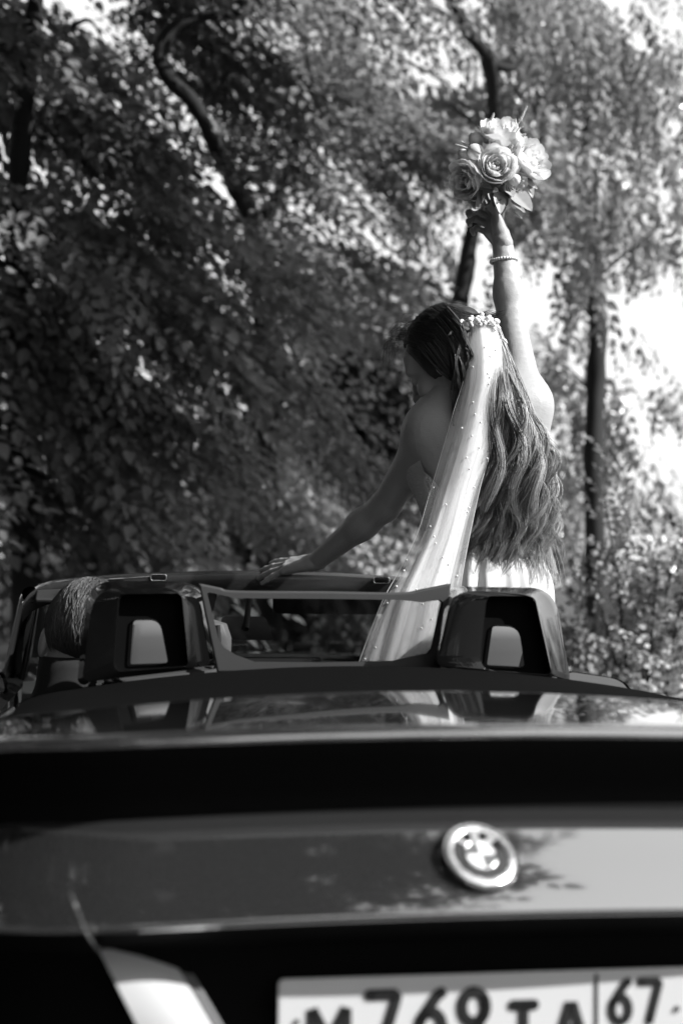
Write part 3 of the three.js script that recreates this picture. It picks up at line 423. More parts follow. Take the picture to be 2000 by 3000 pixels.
// ---- doors, bonnet, mirrors, wheels
for (const s of [-1, 1]) {
  part('door', grid(16, 12, (u, v) => { const y = lerp(0.20, 0.855, v), cz = lerp(1.0, 2.62, u); return V(s * (0.80 + 0.085 * Math.sin(Math.PI * (0.15 + 0.75 * v))), y, -cz); }), paint, car);
  part('front_wing', grid(16, 12, (u, v) => { const y = lerp(0.20, 0.90 - 0.16 * u * u, v), cz = lerp(2.625, 3.95, u); return V(s * (0.80 + 0.085 * Math.sin(Math.PI * (0.15 + 0.75 * v)) - 0.12 * u * u * u), y, -cz); }), paint, car);
  part('rear_side', grid(16, 12, (u, v) => { const y = lerp(0.20, 0.80, v), cz = lerp(0.28, 0.995, u); return V(s * (0.80 + 0.085 * Math.sin(Math.PI * (0.15 + 0.75 * v)) - 0.06 * (1 - u) ** 3), y, -cz); }), paint, car);
  part('door_top', grid(16, 4, (u, v) => { const cz = lerp(0.99, 2.62, u); return V(s * lerp(0.83, 0.72, v), 0.852 + 0.015 * Math.sin(Math.PI * v), -cz); }), satin, car);
  for (const cz of [0.62, 3.12]) { const w = group('wheel', car); w.position.set(s * 0.78, 0.33, -cz); const tyre = new THREE.TorusGeometry(0.25, 0.08, 12, 40); tyre.rotateY(Math.PI / 2); tyre.scale(1.3, 1, 1); part('tyre', tyre, grey(0.02, { roughness: 0.9 }), w); const rim = []; const disc = new THREE.CylinderGeometry(0.2, 0.2, 0.12, 32, 1, true); disc.rotateZ(Math.PI / 2); rim.push(disc); for (let k = 0; k < 5; k++) { const sp = new RoundedBoxGeometry(0.03, 0.2, 0.05, 2, 0.01); sp.translate(s * 0.05, 0.1, 0); sp.rotateX(k * Math.PI * 0.4); rim.push(sp); } part('rim', rim, chrome, w); }
  const dm = group('door_mirror', car), q = s > 0 ? rq([[1640, 2030], [1655, 1966], [1815, 1990], [1846, 2030]], [0.02, 0.03, 0.04, 0.02], 2.12) : rq([[1640, 2030], [1655, 1966], [1815, 1990], [1846, 2030]], [0.02, 0.03, 0.04, 0.02], 2.12).map((p) => V(-p.x, p.y, p.z)), mc = q.reduce((a, p) => a.add(p), V(0, 0, 0)).multiplyScalar(1 / q.length);
  const big = q.map((p) => p.clone().sub(mc).multiplyScalar(1.09).add(mc)), bk = q.map((p) => p.clone().sub(mc).multiplyScalar(0.8).add(mc).add(V(0, -0.005, -0.08)));
  part('mirror_housing', loft([q.map((p) => p.clone()), big.map((p) => p.clone().add(V(0, 0, 0.004))), big.map((p) => p.clone().add(V(0, 0, -0.02))), bk, bk.map((p) => p.clone().lerp(mc.clone().add(V(0, 0, -0.1)), 0.95))], 0.7), gloss, dm);
  part('mirror_glass', loft([q.map((p) => p.clone()), q.map((p) => p.clone().lerp(mc, 0.99))]).rotateX(0), phys(0.9, { metalness: 1, roughness: 0.03 }), dm);
  part('mirror_arm', limb([mc.clone().add(V(0, -0.02, -0.05)), V(s * 0.84, 0.88, -2.2)], [0.02, 0.025], 8, 6), gloss, dm);
}
part('bonnet', grid(24, 20, (u, v) => { const x = lerp(-0.74, 0.74, u), cz = lerp(2.72, 4.05, v); return V(x, 0.93 - 0.05 * v - 0.22 * v ** 4 - 0.08 * x * x, -cz - 0.14 * (1 - (x / 0.74) ** 2) * (0.3 + v)); }), paint, car);
part('front_bumper', grid(24, 8, (u, v) => { const x = lerp(-0.82, 0.82, u); return V(x, lerp(0.66, 0.2, v), -4.02 - 0.16 * (1 - (x / 0.82) ** 2) - 0.05 * Math.sin(v * 3.1)); }), paint, car);
part('underbody', new THREE.BoxGeometry(1.5, 0.05, 3.8).translate(0, 0.17, -2.0), darkTrim, car);
// ---------------------------------------------------------------- people
const skinTex = noiseTex(128, (u, v) => 0.5 + 0.25 * noise(u * 40, v * 40, 3) + 0.25 * noise(u * 9, v * 9, 1));
const skinMat = phys(0.36, { roughness: 0.48, specularIntensity: 0.6, bumpMap: skinTex, bumpScale: 0.0009 });
const pores = (list) => { const g = mg(list), p = g.attributes.position, uv = new Float32Array(p.count * 2); for (let i = 0; i < p.count; i++) { uv[2 * i] = (p.getX(i) + 0.7 * p.getZ(i)) * 8; uv[2 * i + 1] = p.getY(i) * 8; } g.setAttribute('uv', new THREE.BufferAttribute(uv, 2)); return g; };
const hairMat = phys(1, { roughness: 0.42, specularIntensity: 0.8, vertexColors: true });
const basis = (x, y, z, o) => new THREE.Matrix4().makeBasis(x, y, z).setPosition(o);
// head with a face; local axes: +x to the person's left, +y up, +z out of the face; origin between the ears
function headGeo(m, male = false) {
  const k = male ? 1.06 : 1;
  const base = blend([ell(V(0, 0.032, -0.018), V(0.074, 0.088, 0.094)), ell(V(0, -0.03, 0.030), V(0.058, 0.080, 0.058))], 0.03);
  const jaw = blend([cap(V(0.045, -0.055, 0.0), V(0.012, -0.098, 0.066), 0.024, 0.018), cap(V(-0.045, -0.055, 0.0), V(-0.012, -0.098, 0.066), 0.024, 0.018), ell(V(0, -0.1, 0.068), V(0.02, 0.017, 0.017))], 0.02);
  const soft = blend([ell(V(0.036, -0.032, 0.062), V(0.026, 0.024, 0.022)), ell(V(-0.036, -0.032, 0.062), V(0.026, 0.024, 0.022)), cap(V(-0.034, 0.026, 0.078), V(0.034, 0.026, 0.078), 0.011), ell(V(0, 0.05, 0.058), V(0.05, 0.035, 0.03))], 0.02);
  const nose = blend([cap(V(0, 0.012, 0.088), V(0, -0.028, 0.107), 0.008, 0.0115), ell(V(0.011, -0.032, 0.095), V(0.009, 0.008, 0.01)), ell(V(-0.011, -0.032, 0.095), V(0.009, 0.008, 0.01))], 0.01);
  const lips = blend([ell(V(0, -0.058, 0.087), V(0.022, 0.006, 0.012)), ell(V(0, -0.068, 0.086), V(0.018, 0.007, 0.011))], 0.004);
  const ears = blend([ell(V(0.076, -0.008, -0.008), V(0.009, 0.030, 0.018)), ell(V(-0.076, -0.008, -0.008), V(0.009, 0.030, 0.018))], 0.01);
  const neck = cap(V(0, -0.07, -0.02), V(0, -0.16, -0.035), 0.052 * k, 0.056 * k);
  const f = (x, y, z) => {
    let d = smin(base(x, y, z), jaw(x, y, z), 0.03); d = smin(d, soft(x, y, z), 0.018); d = smin(d, nose(x, y, z), 0.010);
    for (const s of [-1, 1]) { const e = Math.hypot(x - s * 0.032, (y - 0.004) * 1.3, z - 0.100) - 0.017; d = -smin(-d, e, 0.012); d = smin(d, Math.hypot(x - s * 0.031, y - 0.003, z - 0.077) - 0.0125, 0.002); }
    d = smin(d, lips(x, y, z), 0.006); d = smin(d, ears(x, y, z), 0.008); return smin(d, neck(x, y, z), 0.02);
  };
  const g = skin(f, V(-0.1, -0.165, -0.125), V(0.1, 0.135, 0.13), 0.0035); if (male) g.scale(k, k, k); g.applyMatrix4(m); return g;
}
// hand; local axes: +x towards the finger tips, +y out of the back of the hand, +z to the thumb side; curl in radians for the three joints
function handGeo(m, curl, thumbCurl = 0.3, spread = 0.08) {
  const fs = [], palm = [], K = [[0.092, 0.028], [0.096, 0.009], [0.091, -0.010], [0.083, -0.028]], L = [[0.042, 0.025, 0.020], [0.046, 0.029, 0.021], [0.043, 0.027, 0.021], [0.034, 0.021, 0.019]], R = [0.0086, 0.0088, 0.0083, 0.0073];
  K.forEach(([kx, kz], i) => {
    palm.push(cap(V(0.008, 0.0, kz * 0.55), V(kx - 0.004, 0.0, kz), 0.0145, 0.0115));
    let p = V(kx, 0.001, kz), a = 0; const yaw = spread * (1.5 - i), f = [];
    L[i].forEach((l, j) => { a += Array.isArray(curl[0]) ? curl[i][j] : curl[j]; const q = p.clone().add(V(Math.cos(a) * l * Math.cos(yaw), -Math.sin(a) * l, Math.cos(a) * l * Math.sin(yaw))); f.push(cap(p.clone(), q.clone(), R[i] * [1.04, 0.97, 0.9][j], R[i] * [0.97, 0.9, 0.74][j])); p = q; });
    fs.push(blend(f, 0.004));
  });
  palm.push(cap(V(-0.014, 0, 0), V(0.01, 0, 0), 0.0225, 0.021), cap(V(0.02, -0.006, 0.018), V(0.052, -0.008, 0.030), 0.015, 0.013));
  const t0 = V(0.028, -0.006, 0.026), t1 = t0.clone().add(V(0.030, -0.008, 0.022)), t2 = t1.clone().add(V(0.030 * Math.cos(thumbCurl), -0.022 * Math.sin(thumbCurl) - 0.004, 0.012)), t3 = t2.clone().add(V(0.024, -0.018 * Math.sin(thumbCurl * 1.6), 0.002));
  const th = blend([cap(t0, t1, 0.0135, 0.0105), cap(t1, t2, 0.0105, 0.0092), cap(t2, t3, 0.0092, 0.0072)], 0.005), pm = blend(palm, 0.012);
  const f = (x, y, z) => { let d = pm(x, y, z), e = 9; for (const q of fs) e = Math.min(e, q(x, y, z)); d = smin(d, e, 0.006); d = smin(d, th(x, y, z), 0.010); return d + 0.0006 * Math.sin(x * 160) * Math.sin(z * 190) * (x < 0.09 ? 1 : 0.4); };
  const g = skin(f, V(-0.075, -0.115, -0.062), V(0.215, 0.04, 0.09), 0.0026); g.applyMatrix4(m); if (m.determinant() < 0) { const q = g.index.array; for (let i = 0; i < q.length; i += 3) { const t = q[i]; q[i] = q[i + 1]; q[i + 1] = t; } g.computeVertexNormals(); } return g;
}
// many thin tapered tubes: strands given as point lists
function strandsGeo(list, r0, r1) {
  const pos = [], col = [], ix = [], nor = [];
  for (const s of list) {
    const n = s.p.length, at = pos.length / 3; let nx = V(0.7, 0.2, 0.6).normalize();
    for (let i = 0; i < n; i++) {
      const a = s.p[Math.max(0, i - 1)], b = s.p[Math.min(n - 1, i + 1)], d = b.clone().sub(a).normalize(); nx = nx.clone().addScaledVector(d, -nx.dot(d)).normalize(); const bi = d.clone().cross(nx);
      const t = i / (n - 1), r = (s.r || 1) * lerp(r0, r1, t * t) * Math.min(1, 0.5 + t * 8);
      for (let k = 0; k < 3; k++) { const w = k * 2.0944, q = nx.clone().multiplyScalar(Math.cos(w)).addScaledVector(bi, Math.sin(w)); pos.push(s.p[i].x + q.x * r, s.p[i].y + q.y * r, s.p[i].z + q.z * r); nor.push(q.x, q.y, q.z); col.push(s.c, s.c, s.c); }
      if (i) for (let k = 0; k < 3; k++) { const A = at + (i - 1) * 3 + k, B = at + (i - 1) * 3 + (k + 1) % 3, Cc = A + 3, D = B + 3; ix.push(A, B, D, A, D, Cc); }
    }
  }
  const g = new THREE.BufferGeometry(); g.setAttribute('position', new THREE.Float32BufferAttribute(pos, 3)); g.setAttribute('normal', new THREE.Float32BufferAttribute(nor, 3)); g.setAttribute('color', new THREE.Float32BufferAttribute(col, 3)); g.setIndex(ix); return g;
}
// ================================================================ the bride
{
  const bride = thing('person', 'bride standing in the open car, veil and long wavy hair, one arm raised with flowers', 'person', V(0, 0, 0));
  const W = P(1398, 1620, 3.36), f = V(-0.66, 0, -0.75).normalize(), l = V(f.z, 0, -f.x), U = V(0, 1, 0);
  const at = (a, b, c) => W.clone().addScaledVector(l, a).addScaledVector(U, b).addScaledVector(f, c);
  bride.position.set(W.x, 0.2, W.z); const own = (g) => g.translate(-W.x, -0.2, -W.z);
  const sL = P(1262, 1266, 3.29), eL = P(1128, 1482, 3.48), wL = P(925, 1646, 3.64), sR = P(1541, 1188, 3.37), eR = P(1497, 935, 3.50), wR = P(1470, 705, 3.53), nk = P(1372, 1225, 3.33), hd = P(1312, 1068, 3.30);
  const mass = [cap(at(0.07, 0.24, 0), at(-0.07, 0.24, 0), 0.094), cap(at(0.085, 0.34, -0.01), at(-0.085, 0.36, -0.01), 0.074), cap(at(0.035, 0, 0), at(-0.035, 0, 0), 0.092), cap(at(0.07, 0.12, 0), at(-0.07, 0.12, 0), 0.078), cap(at(0.08, -0.16, 0), at(-0.08, -0.16, 0), 0.115),
    ell(at(0.075, 0.2, 0.085), V(0.058, 0.06, 0.058)), ell(at(-0.07, 0.21, 0.085), V(0.058, 0.06, 0.058)), cap(nk, hd.clone().lerp(nk, 0.3), 0.055, 0.05), cap(nk.clone().add(V(0, -0.03, 0)), sL, 0.05, 0.05), cap(nk.clone().add(V(0, -0.03, 0)), sR, 0.055, 0.045), cap(nk, at(0, 0.34, 0), 0.055, 0.07),
    cap(at(-0.1, 0.2, -0.03), sR, 0.066, 0.048), cap(at(0.1, 0.22, 0), sL, 0.06, 0.05)];
  const arms = [cap(sL, eL, 0.046, 0.036), cap(eL, eL.clone().lerp(wL, 0.35), 0.036, 0.037), cap(eL.clone().lerp(wL, 0.3), wL, 0.037, 0.0245), cap(sR, eR, 0.045, 0.034), cap(eR, eR.clone().lerp(wR, 0.35), 0.0345, 0.035), cap(eR.clone().lerp(wR, 0.3), wR, 0.035, 0.0255)];
  const legs = [cap(at(0.085, -0.2, 0), at(0.09, -0.6, 0.02), 0.095, 0.06), cap(at(0.09, -0.6, 0.02), at(0.09, -0.98, -0.01), 0.058, 0.04), cap(at(-0.085, -0.2, 0), at(-0.09, -0.6, 0.02), 0.095, 0.06), cap(at(-0.09, -0.6, 0.02), at(-0.09, -0.98, -0.01), 0.058, 0.04), cap(at(0.09, -0.99, 0.0), at(0.1, -1.0, 0.14), 0.035, 0.025), cap(at(-0.09, -0.99, 0), at(-0.1, -1.0, 0.14), 0.035, 0.025)];
  const tf = blend(mass, 0.06), af = blend(arms, 0.02), lf = blend(legs, 0.04), body = (x, y, z) => smin(smin(tf(x, y, z), af(x, y, z), 0.035), lf(x, y, z), 0.05);
  const lo = V(Math.min(wL.x, W.x) - 0.08, 0.14, 2.9 * -1 - 0.85), hi = V(sR.x + 0.12, wR.y + 0.06, -3.02);
  // head bowed and turned to the left
  const fz = V(-0.86, -0.55, -0.46).normalize(), fy0 = V(-0.30, 1, -0.05), fx = fy0.clone().cross(fz).normalize(), fy = fz.clone().cross(fx);
  const H = basis(fx, fy, fz, hd);
  // left hand flat on the windscreen frame, right hand round the stems
  const tip = P(738, 1674, 3.76), dL = tip.clone().sub(wL).normalize(), nL = V(0.1, 1, 0.7).addScaledVector(dL, -V(0.1, 1, 0.7).dot(dL)).normalize(), zL = dL.clone().cross(nL);
  const handL = handGeo(basis(dL, nL, zL, wL.clone().addScaledVector(dL, 0.004)), [[0.02, 0.10, 0.06], [0.05, 0.10, 0.06], [0.10, 0.12, 0.06], [0.20, 0.10, 0.05]], 0.2, 0.17);
  const xR = V(-0.25, 0.68, -0.69).normalize(), zR = V(0, 1, 0).addScaledVector(xR, -xR.y).normalize(), yR = xR.clone().cross(zR), handR = handGeo(basis(xR, yR, zR, wR), [[0.75, 1.3, 0.8], [0.8, 1.3, 0.8], [0.85, 1.3, 0.8], [0.9, 1.3, 0.8]], 0.9, -0.02);
  part('body', own(pores([skin(body, lo, hi, 0.0105), headGeo(H), handL, handR])), skinMat, bride);
  // nails
  // ---- dress: lace bodice and gathered skirt around the body
  const laceTex = noiseTex(256, (u, v) => { const a = noise(u * 26, v * 26, 4), b = noise(u * 60, v * 60, 7); return 0.5 + 0.5 * Math.sign(a) * Math.pow(Math.abs(a), 0.5) + 0.25 * b; });
  const ring = (a, rl, rf, u, cl = 0, cf = 0) => at(cl + rl * Math.cos(a), u, cf + rf * Math.sin(a));
  const bod = grid(72, 26, (uu, v) => {
    const a = uu * 2 * Math.PI, fr = 0.5 + 0.5 * Math.sin(a), top = lerp(0.13, 0.285, sstep(fr, 0.25, 0.9)) + 0.012 * Math.abs(Math.sin(a * 9)), u = lerp(-0.02, top, v);
    const k = sstep(u, 0, 0.22), bust = Math.exp(-(((u - 0.2) / 0.07) ** 2)) * sstep(Math.sin(a), 0.0, 0.75) * 0.072;
    return ring(a, lerp(0.137, 0.182, k), lerp(0.104, 0.108, k) + bust, u);
  }, true);
  part('bodice', own(bod), grey(0.62, { roughness: 0.85, bumpMap: (() => { const t = laceTex.clone(); t.repeat.set(4, 2); t.needsUpdate = true; return t; })(), bumpScale: 0.004 }), bride);
  const fr = rng(41), ph = Array.from({ length: 6 }, () => fr() * 6.28);
  const skirt = grid(220, 40, (uu, v) => {
    const a = uu * 2 * Math.PI, u = lerp(0.005, -0.62, v), flare = lerp(0.142, 0.245, Math.pow(v, 0.75)), amp = 0.004 + 0.028 * Math.pow(v, 0.8);
    const fold = Math.sin(a * 17 + ph[0] + Math.sin(a * 3 + ph[1]) * 1.6) * 0.6 + Math.sin(a * 31 + ph[2] + 1.2 * Math.sin(a * 2 + ph[3])) * 0.4, r = flare + amp * fold + 0.02 * Math.exp(-(((v - 0.12) / 0.12) ** 2));
    return ring(a, r, r * 0.82, u, -0.01);
  }, true);
  part('skirt', own(skirt), grey(0.5, { roughness: 0.8 }), bride);
  const band = grid(72, 4, (uu, v) => { const a = uu * 2 * Math.PI; return ring(a, 0.143 + 0.003 * Math.sin(v * 3.1), 0.109 + 0.003 * Math.sin(v * 3.1), lerp(-0.006, 0.016, v)); }, true);
  part('waistband', own(band), grey(0.7, { roughness: 0.6 }), bride);
  // ---- hair
  const r = rng(17), gauss = () => (r() + r() + r() - 1.5) * 1.1;
  const capG = skin((x, y, z) => { const d = ell(V(0, 0.038, -0.022), V(0.083, 0.094, 0.103))(x, y, z), cut = 0.7 * (z - (y > 0.05 ? 0.050 + 0.94 * (y - 0.05) : 0.050 - 0.30 * (0.05 - y))); return Math.max(d + 0.004 * noise(x * 60, y * 20, z * 60) - 0.012 * sstep(-y, -0.05, 0.02), cut, -y - 0.10); }, V(-0.11, -0.115, -0.14), V(0.1, 0.145, 0.1), 0.005); capG.applyMatrix4(H);
  { const n = capG.attributes.position.count, c = new Float32Array(n * 3).fill(0.035); capG.setAttribute('color', new THREE.BufferAttribute(c, 3)); }
  const S = [];
  const follow = (pts, t) => { const k = clamp(t, 0, 1) * (pts.length - 1), i = Math.min(pts.length - 2, Math.floor(k)), p0 = pts[Math.max(0, i - 1)], p1 = pts[i], p2 = pts[i + 1], p3 = pts[Math.min(pts.length - 1, i + 2)], u = k - i; return [0, 1, 2].map((q) => 0.5 * (2 * p1[q] + (p2[q] - p0[q]) * u + (2 * p0[q] - 5 * p1[q] + 4 * p2[q] - p3[q]) * u * u + (3 * p1[q] - p0[q] - 3 * p2[q] + p3[q]) * u ** 3)); };
  const HL = [[1400, 950, 3.25], [1425, 1050, 3.22], [1418, 1180, 3.19], [1395, 1320, 3.19], [1368, 1450, 3.20], [1352, 1560, 3.21], [1342, 1660, 3.22], [1338, 1760, 3.23]], HR = [[1452, 960, 3.28], [1488, 1060, 3.27], [1545, 1190, 3.22], [1598, 1310, 3.23], [1608, 1420, 3.25], [1622, 1530, 3.27], [1606, 1640, 3.28], [1590, 1745, 3.29]];
  for (let k = 0; k < 170; k++) {                                              // locks down the back
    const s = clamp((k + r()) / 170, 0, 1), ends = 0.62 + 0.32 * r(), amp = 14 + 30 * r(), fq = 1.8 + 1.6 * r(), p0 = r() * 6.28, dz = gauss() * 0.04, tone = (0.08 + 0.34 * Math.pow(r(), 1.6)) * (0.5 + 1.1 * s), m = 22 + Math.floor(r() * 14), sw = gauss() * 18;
    for (let q = 0; q < m; q++) {
      const ox = gauss() * 10, oz = gauss() * 0.010, p = [], N = 21, e = ends * (0.93 + 0.12 * r()), c = tone * (0.7 + 0.6 * r()), fly = r() < 0.12 ? gauss() * 70 : 0, fz0 = r() * 6.28, fa = 1 + 3 * r();
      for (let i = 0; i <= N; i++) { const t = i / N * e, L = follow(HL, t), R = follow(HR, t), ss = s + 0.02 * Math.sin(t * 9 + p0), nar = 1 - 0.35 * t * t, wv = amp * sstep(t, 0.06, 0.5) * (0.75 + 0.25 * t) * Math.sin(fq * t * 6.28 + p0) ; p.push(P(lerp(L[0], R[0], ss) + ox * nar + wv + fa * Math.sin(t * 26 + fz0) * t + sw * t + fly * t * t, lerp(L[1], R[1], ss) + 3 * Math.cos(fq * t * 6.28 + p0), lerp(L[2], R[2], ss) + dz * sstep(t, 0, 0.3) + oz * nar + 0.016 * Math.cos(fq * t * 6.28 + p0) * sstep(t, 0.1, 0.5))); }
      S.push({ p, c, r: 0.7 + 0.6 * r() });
    }
  }
  for (let k = 0; k < 34; k++) {                                               // strands between the face and the veil
    const x0 = 1318 + 50 * r(), x1 = x0 + 6 + gauss() * 10, amp = 4 + 6 * r(), p0 = r() * 6.28, end = 1110 + 170 * r(), c = 0.03 + 0.10 * r() * r(), dz = gauss() * 0.01;
    for (let q = 0; q < 20; q++) { const ox = gauss() * 5, p = [], N = 18; for (let i = 0; i <= N; i++) { const t = i / N; p.push(P(lerp(x0, x1, t) + 5 * Math.sin(t * 2.6) + amp * Math.sin(t * 7 + p0) + ox * (1 - 0.6 * t), lerp(950 + 0.5 * Math.max(0, 1362 - x0), end, t), 3.205 - 0.02 * Math.sin(t * 3) + dz + gauss() * 0.0006)); } S.push({ p, c: c * (0.7 + 0.6 * r()), r: 0.8 }); }
  }
  const hv = (x, y, z) => V(x, y, z).applyMatrix4(H);
  for (let k = 0; k < 1500; k++) {                                              // hair laid over the head from the parting
    const a = (r() - 0.5) * 2.9, sgn = Math.sign(a) || 1, z0 = lerp(-0.07, 0.07, r()), p = [], N = 14, c = 0.03 + 0.07 * r() * r(), lift = 1.03 + 0.035 * r() + (r() < 0.08 ? 0.05 * r() : 0), back = 0.8 + 0.4 * r();
    for (let i = 0; i <= N; i++) { const t = i / N, w = sgn * t * (1.35 + 0.5 * r() * 0 + 0.35 * Math.abs(a)), zz = z0 - 0.09 * back * t * t; const x = Math.sin(w) * 0.085, y = 0.038 + Math.cos(w) * 0.094, sc = Math.sqrt(Math.max(0.12, 1 - ((zz + 0.022) / 0.108) ** 2)); p.push(hv(x * sc * lift + 0.002 * Math.sin(t * 11 + k), 0.038 + (y - 0.038) * sc * lift, zz)); }
    S.push({ p, c, r: 0.8 });
  }
  for (let k = 0; k < 130; k++) { const p = [], N = 10, x = gauss() * 0.05, z = 0.04 + gauss() * 0.04, cx = gauss() * 0.03, cz = 0.03 + 0.05 * r(), hh = 0.012 + 0.02 * r(); for (let i = 0; i <= N; i++) { const t = i / N; p.push(hv(x + cx * t, 0.128 - 0.5 * (z) * 0.6 + hh * Math.sin(t * 3) - 0.03 * t * t, z + cz * t)); } S.push({ p, c: 0.06, r: 0.5 }); }
  for (let k = 0; k < 420; k++) {                                              // side hair over the ear, down to the shoulder
    const z0 = lerp(-0.075, 0.035, r()), lift = 1 + 0.10 * r(), p = [], c = 0.025 + 0.05 * r(), end = 0.05 + 0.10 * r(), ph0 = r() * 6, low = hv(0.078, -0.085, z0 * 0.5 - 0.035);
    const pts = [hv(0.015, 0.132 - 0.6 * z0 * z0 * 10, z0), hv(0.062 * lift, 0.095, z0 - 0.012), hv(0.086 * lift, 0.03, z0 - 0.025), hv(0.088 * lift, -0.03, z0 * 0.8 - 0.03), low, low.clone().add(V(0.01 * (r() - 0.5), -end, 0.03 * r()))], cv = new THREE.CatmullRomCurve3(pts);
    for (let i = 0; i <= 18; i++) { const t = i / 18; p.push(cv.getPoint(t).add(V(0.002 * Math.sin(t * 14 + ph0), 0, 0.002 * Math.cos(t * 12 + ph0)))); }
    S.push({ p, c, r: 1.1 });
  }
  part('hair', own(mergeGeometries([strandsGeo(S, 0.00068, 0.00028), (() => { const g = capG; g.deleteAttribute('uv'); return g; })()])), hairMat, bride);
  // ---- veil
  const VL = [[1362, 945, 3.235], [1364, 1010, 3.21], [1360, 1100, 3.185], [1330, 1200, 3.165], [1292, 1330, 3.155], [1256, 1450, 3.15], [1222, 1560, 3.13], [1168, 1670, 3.11], [1118, 1760, 3.08], [1080, 1860, 3.06], [1048, 1950, 3.05], [1015, 2050, 3.05]],
    VR = [[1448, 950, 3.25], [1466, 1010, 3.225], [1469, 1100, 3.19], [1462, 1200, 3.17], [1440, 1310, 3.16], [1408, 1420, 3.155], [1384, 1530, 3.14], [1366, 1620, 3.12], [1352, 1700, 3.10], [1338, 1800, 3.09], [1318, 1900, 3.08], [1300, 2050, 3.08]];
  const veilAt = (s, t, k) => { const L = follow(VL, t), R = follow(VR, t), hump = Math.sin(Math.PI * clamp((t - 0.08) / 0.72, 0, 1)), rs = sstep(t, 0.35, 0.55) * (1 - sstep(t, 0.75, 0.92)), in0 = [0, 0.16 * hump, 0.04 + 0.30 * hump, 0.06 + 0.24 * hump][k], in1 = [1, 1 - 0.1 * rs, 1 - 0.25 * rs, 0.97 - 0.12 * rs][k], w = lerp(in0, in1, s), A = 0.002 + 0.006 * sstep(t, 0.1, 0.9), ph = [0, 2.1, 4.0, 1.0][k], fold = 1.5 * noise(w * 7 + ph * 3, t * 2.2, ph) + 0.45 * noise(w * 15 + ph, t * 1.5 + 4, ph * 2) + 0.15 * noise(w * 35, t * 1.2, ph), round = -0.05 * (1 - (2 * w - 1) ** 2) * (0.4 + 0.6 * (1 - t)); return P(lerp(L[0], R[0], w) + 4 * fold * t, lerp(L[1], R[1], w) + 10 * Math.sin(w * 9) * 0, lerp(L[2], R[2], w) + round + A * fold + k * 0.007); };
  const netR = rng(23), netTex = noiseTex(128, () => netR()); netTex.repeat.set(1.4, 9);
  const tulle = (op) => phys(0.95, { roughness: 1, transmission: 0.45, thickness: 0, specularIntensity: 0.2, transparent: true, opacity: op, bumpMap: netTex, bumpScale: 0.0012 });
  const veil = group('veil', bride);
  part('layer', own(grid(120, 130, (u, v) => veilAt(u, v, 0))), tulle(0.24), veil); part('layer', own(grid(110, 130, (u, v) => veilAt(u, v, 1))), tulle(0.28), veil); part('layer', own(grid(100, 130, (u, v) => veilAt(u, v, 2))), tulle(0.88), veil); part('layer', own(grid(100, 130, (u, v) => veilAt(u, v, 3))), tulle(0.7), veil);
  const pearlG = new THREE.SphereGeometry(0.0024, 10, 8), pearlM = phys(0.8, { roughness: 0.25, clearcoat: 1 });
  for (let k = 0; k < 42; k++) { const t = 0.1 + 0.86 * ((k * 0.618) % 1), s = r(), p = veilAt(s, t, 0); const m = part('pearl', pearlG, pearlM, veil); m.position.set(p.x - W.x, p.y - 0.2, p.z - W.z + 0.003); }
  const edge = (s) => Array.from({ length: 40 }, (_, i) => veilAt(s, 0.06 + 0.94 * i / 39, 0)); for (const s of [0, 1]) part('hem', own(limb(edge(s), [0.0007, 0.0007], 5, 90)), grey(0.6), veil);
  // ---- hair vine, bracelet
  const vine = [], bead = (p, q) => vine.push(ball(p, q, 7, 5)), comb = [[1338, 972, 3.205], [1352, 955, 3.2], [1372, 944, 3.19], [1395, 938, 3.19], [1418, 938, 3.2], [1440, 945, 3.215], [1455, 960, 3.235]];
  for (let k = 0; k < 120; k++) { const c = follow(comb, r()), q = 0.003 + 0.0035 * r(); bead(P(c[0] + gauss() * 11, c[1] + gauss() * 13, c[2] - 0.005 + gauss() * 0.006), q); }
  for (const [x, y, dx, dy] of [[1330, 978, -10, 26], [1336, 985, 3, 30], [1326, 968, -14, 14], [1348, 1000, -3, 30], [1462, 990, 24, 16], [1405, 935, 2, -10], [1350, 1030, -2, 34]]) { const a = P(x, y, 3.2), b = P(x + dx, y + dy, 3.195), c = a.clone().lerp(b, 0.5).add(V(0.002, 0, 0.003)); vine.push(limb([a, c, b], [0.001, 0.0045, 0.0006], 6, 10)); }
  part('hair_vine', own(mg(vine)), phys(0.75, { roughness: 0.35 }), bride);
  const bc = P(1475, 764, 3.522), ax = wR.clone().sub(eR).normalize(), bx = V(1, 0, 0).addScaledVector(ax, -ax.x).normalize(), bz = ax.clone().cross(bx), beads = []; for (let k = 0; k < 30; k++) { const a = k / 30 * 6.283; beads.push(ball(bc.clone().addScaledVector(bx, 0.0325 * Math.cos(a)).addScaledVector(bz, 0.0325 * Math.sin(a)).add(V(0, 0.004 * Math.sin(a), 0)), 0.0042, 7, 5)); }
  part('bracelet', own(mg(beads)), phys(0.75, { roughness: 0.3 }), bride);
}
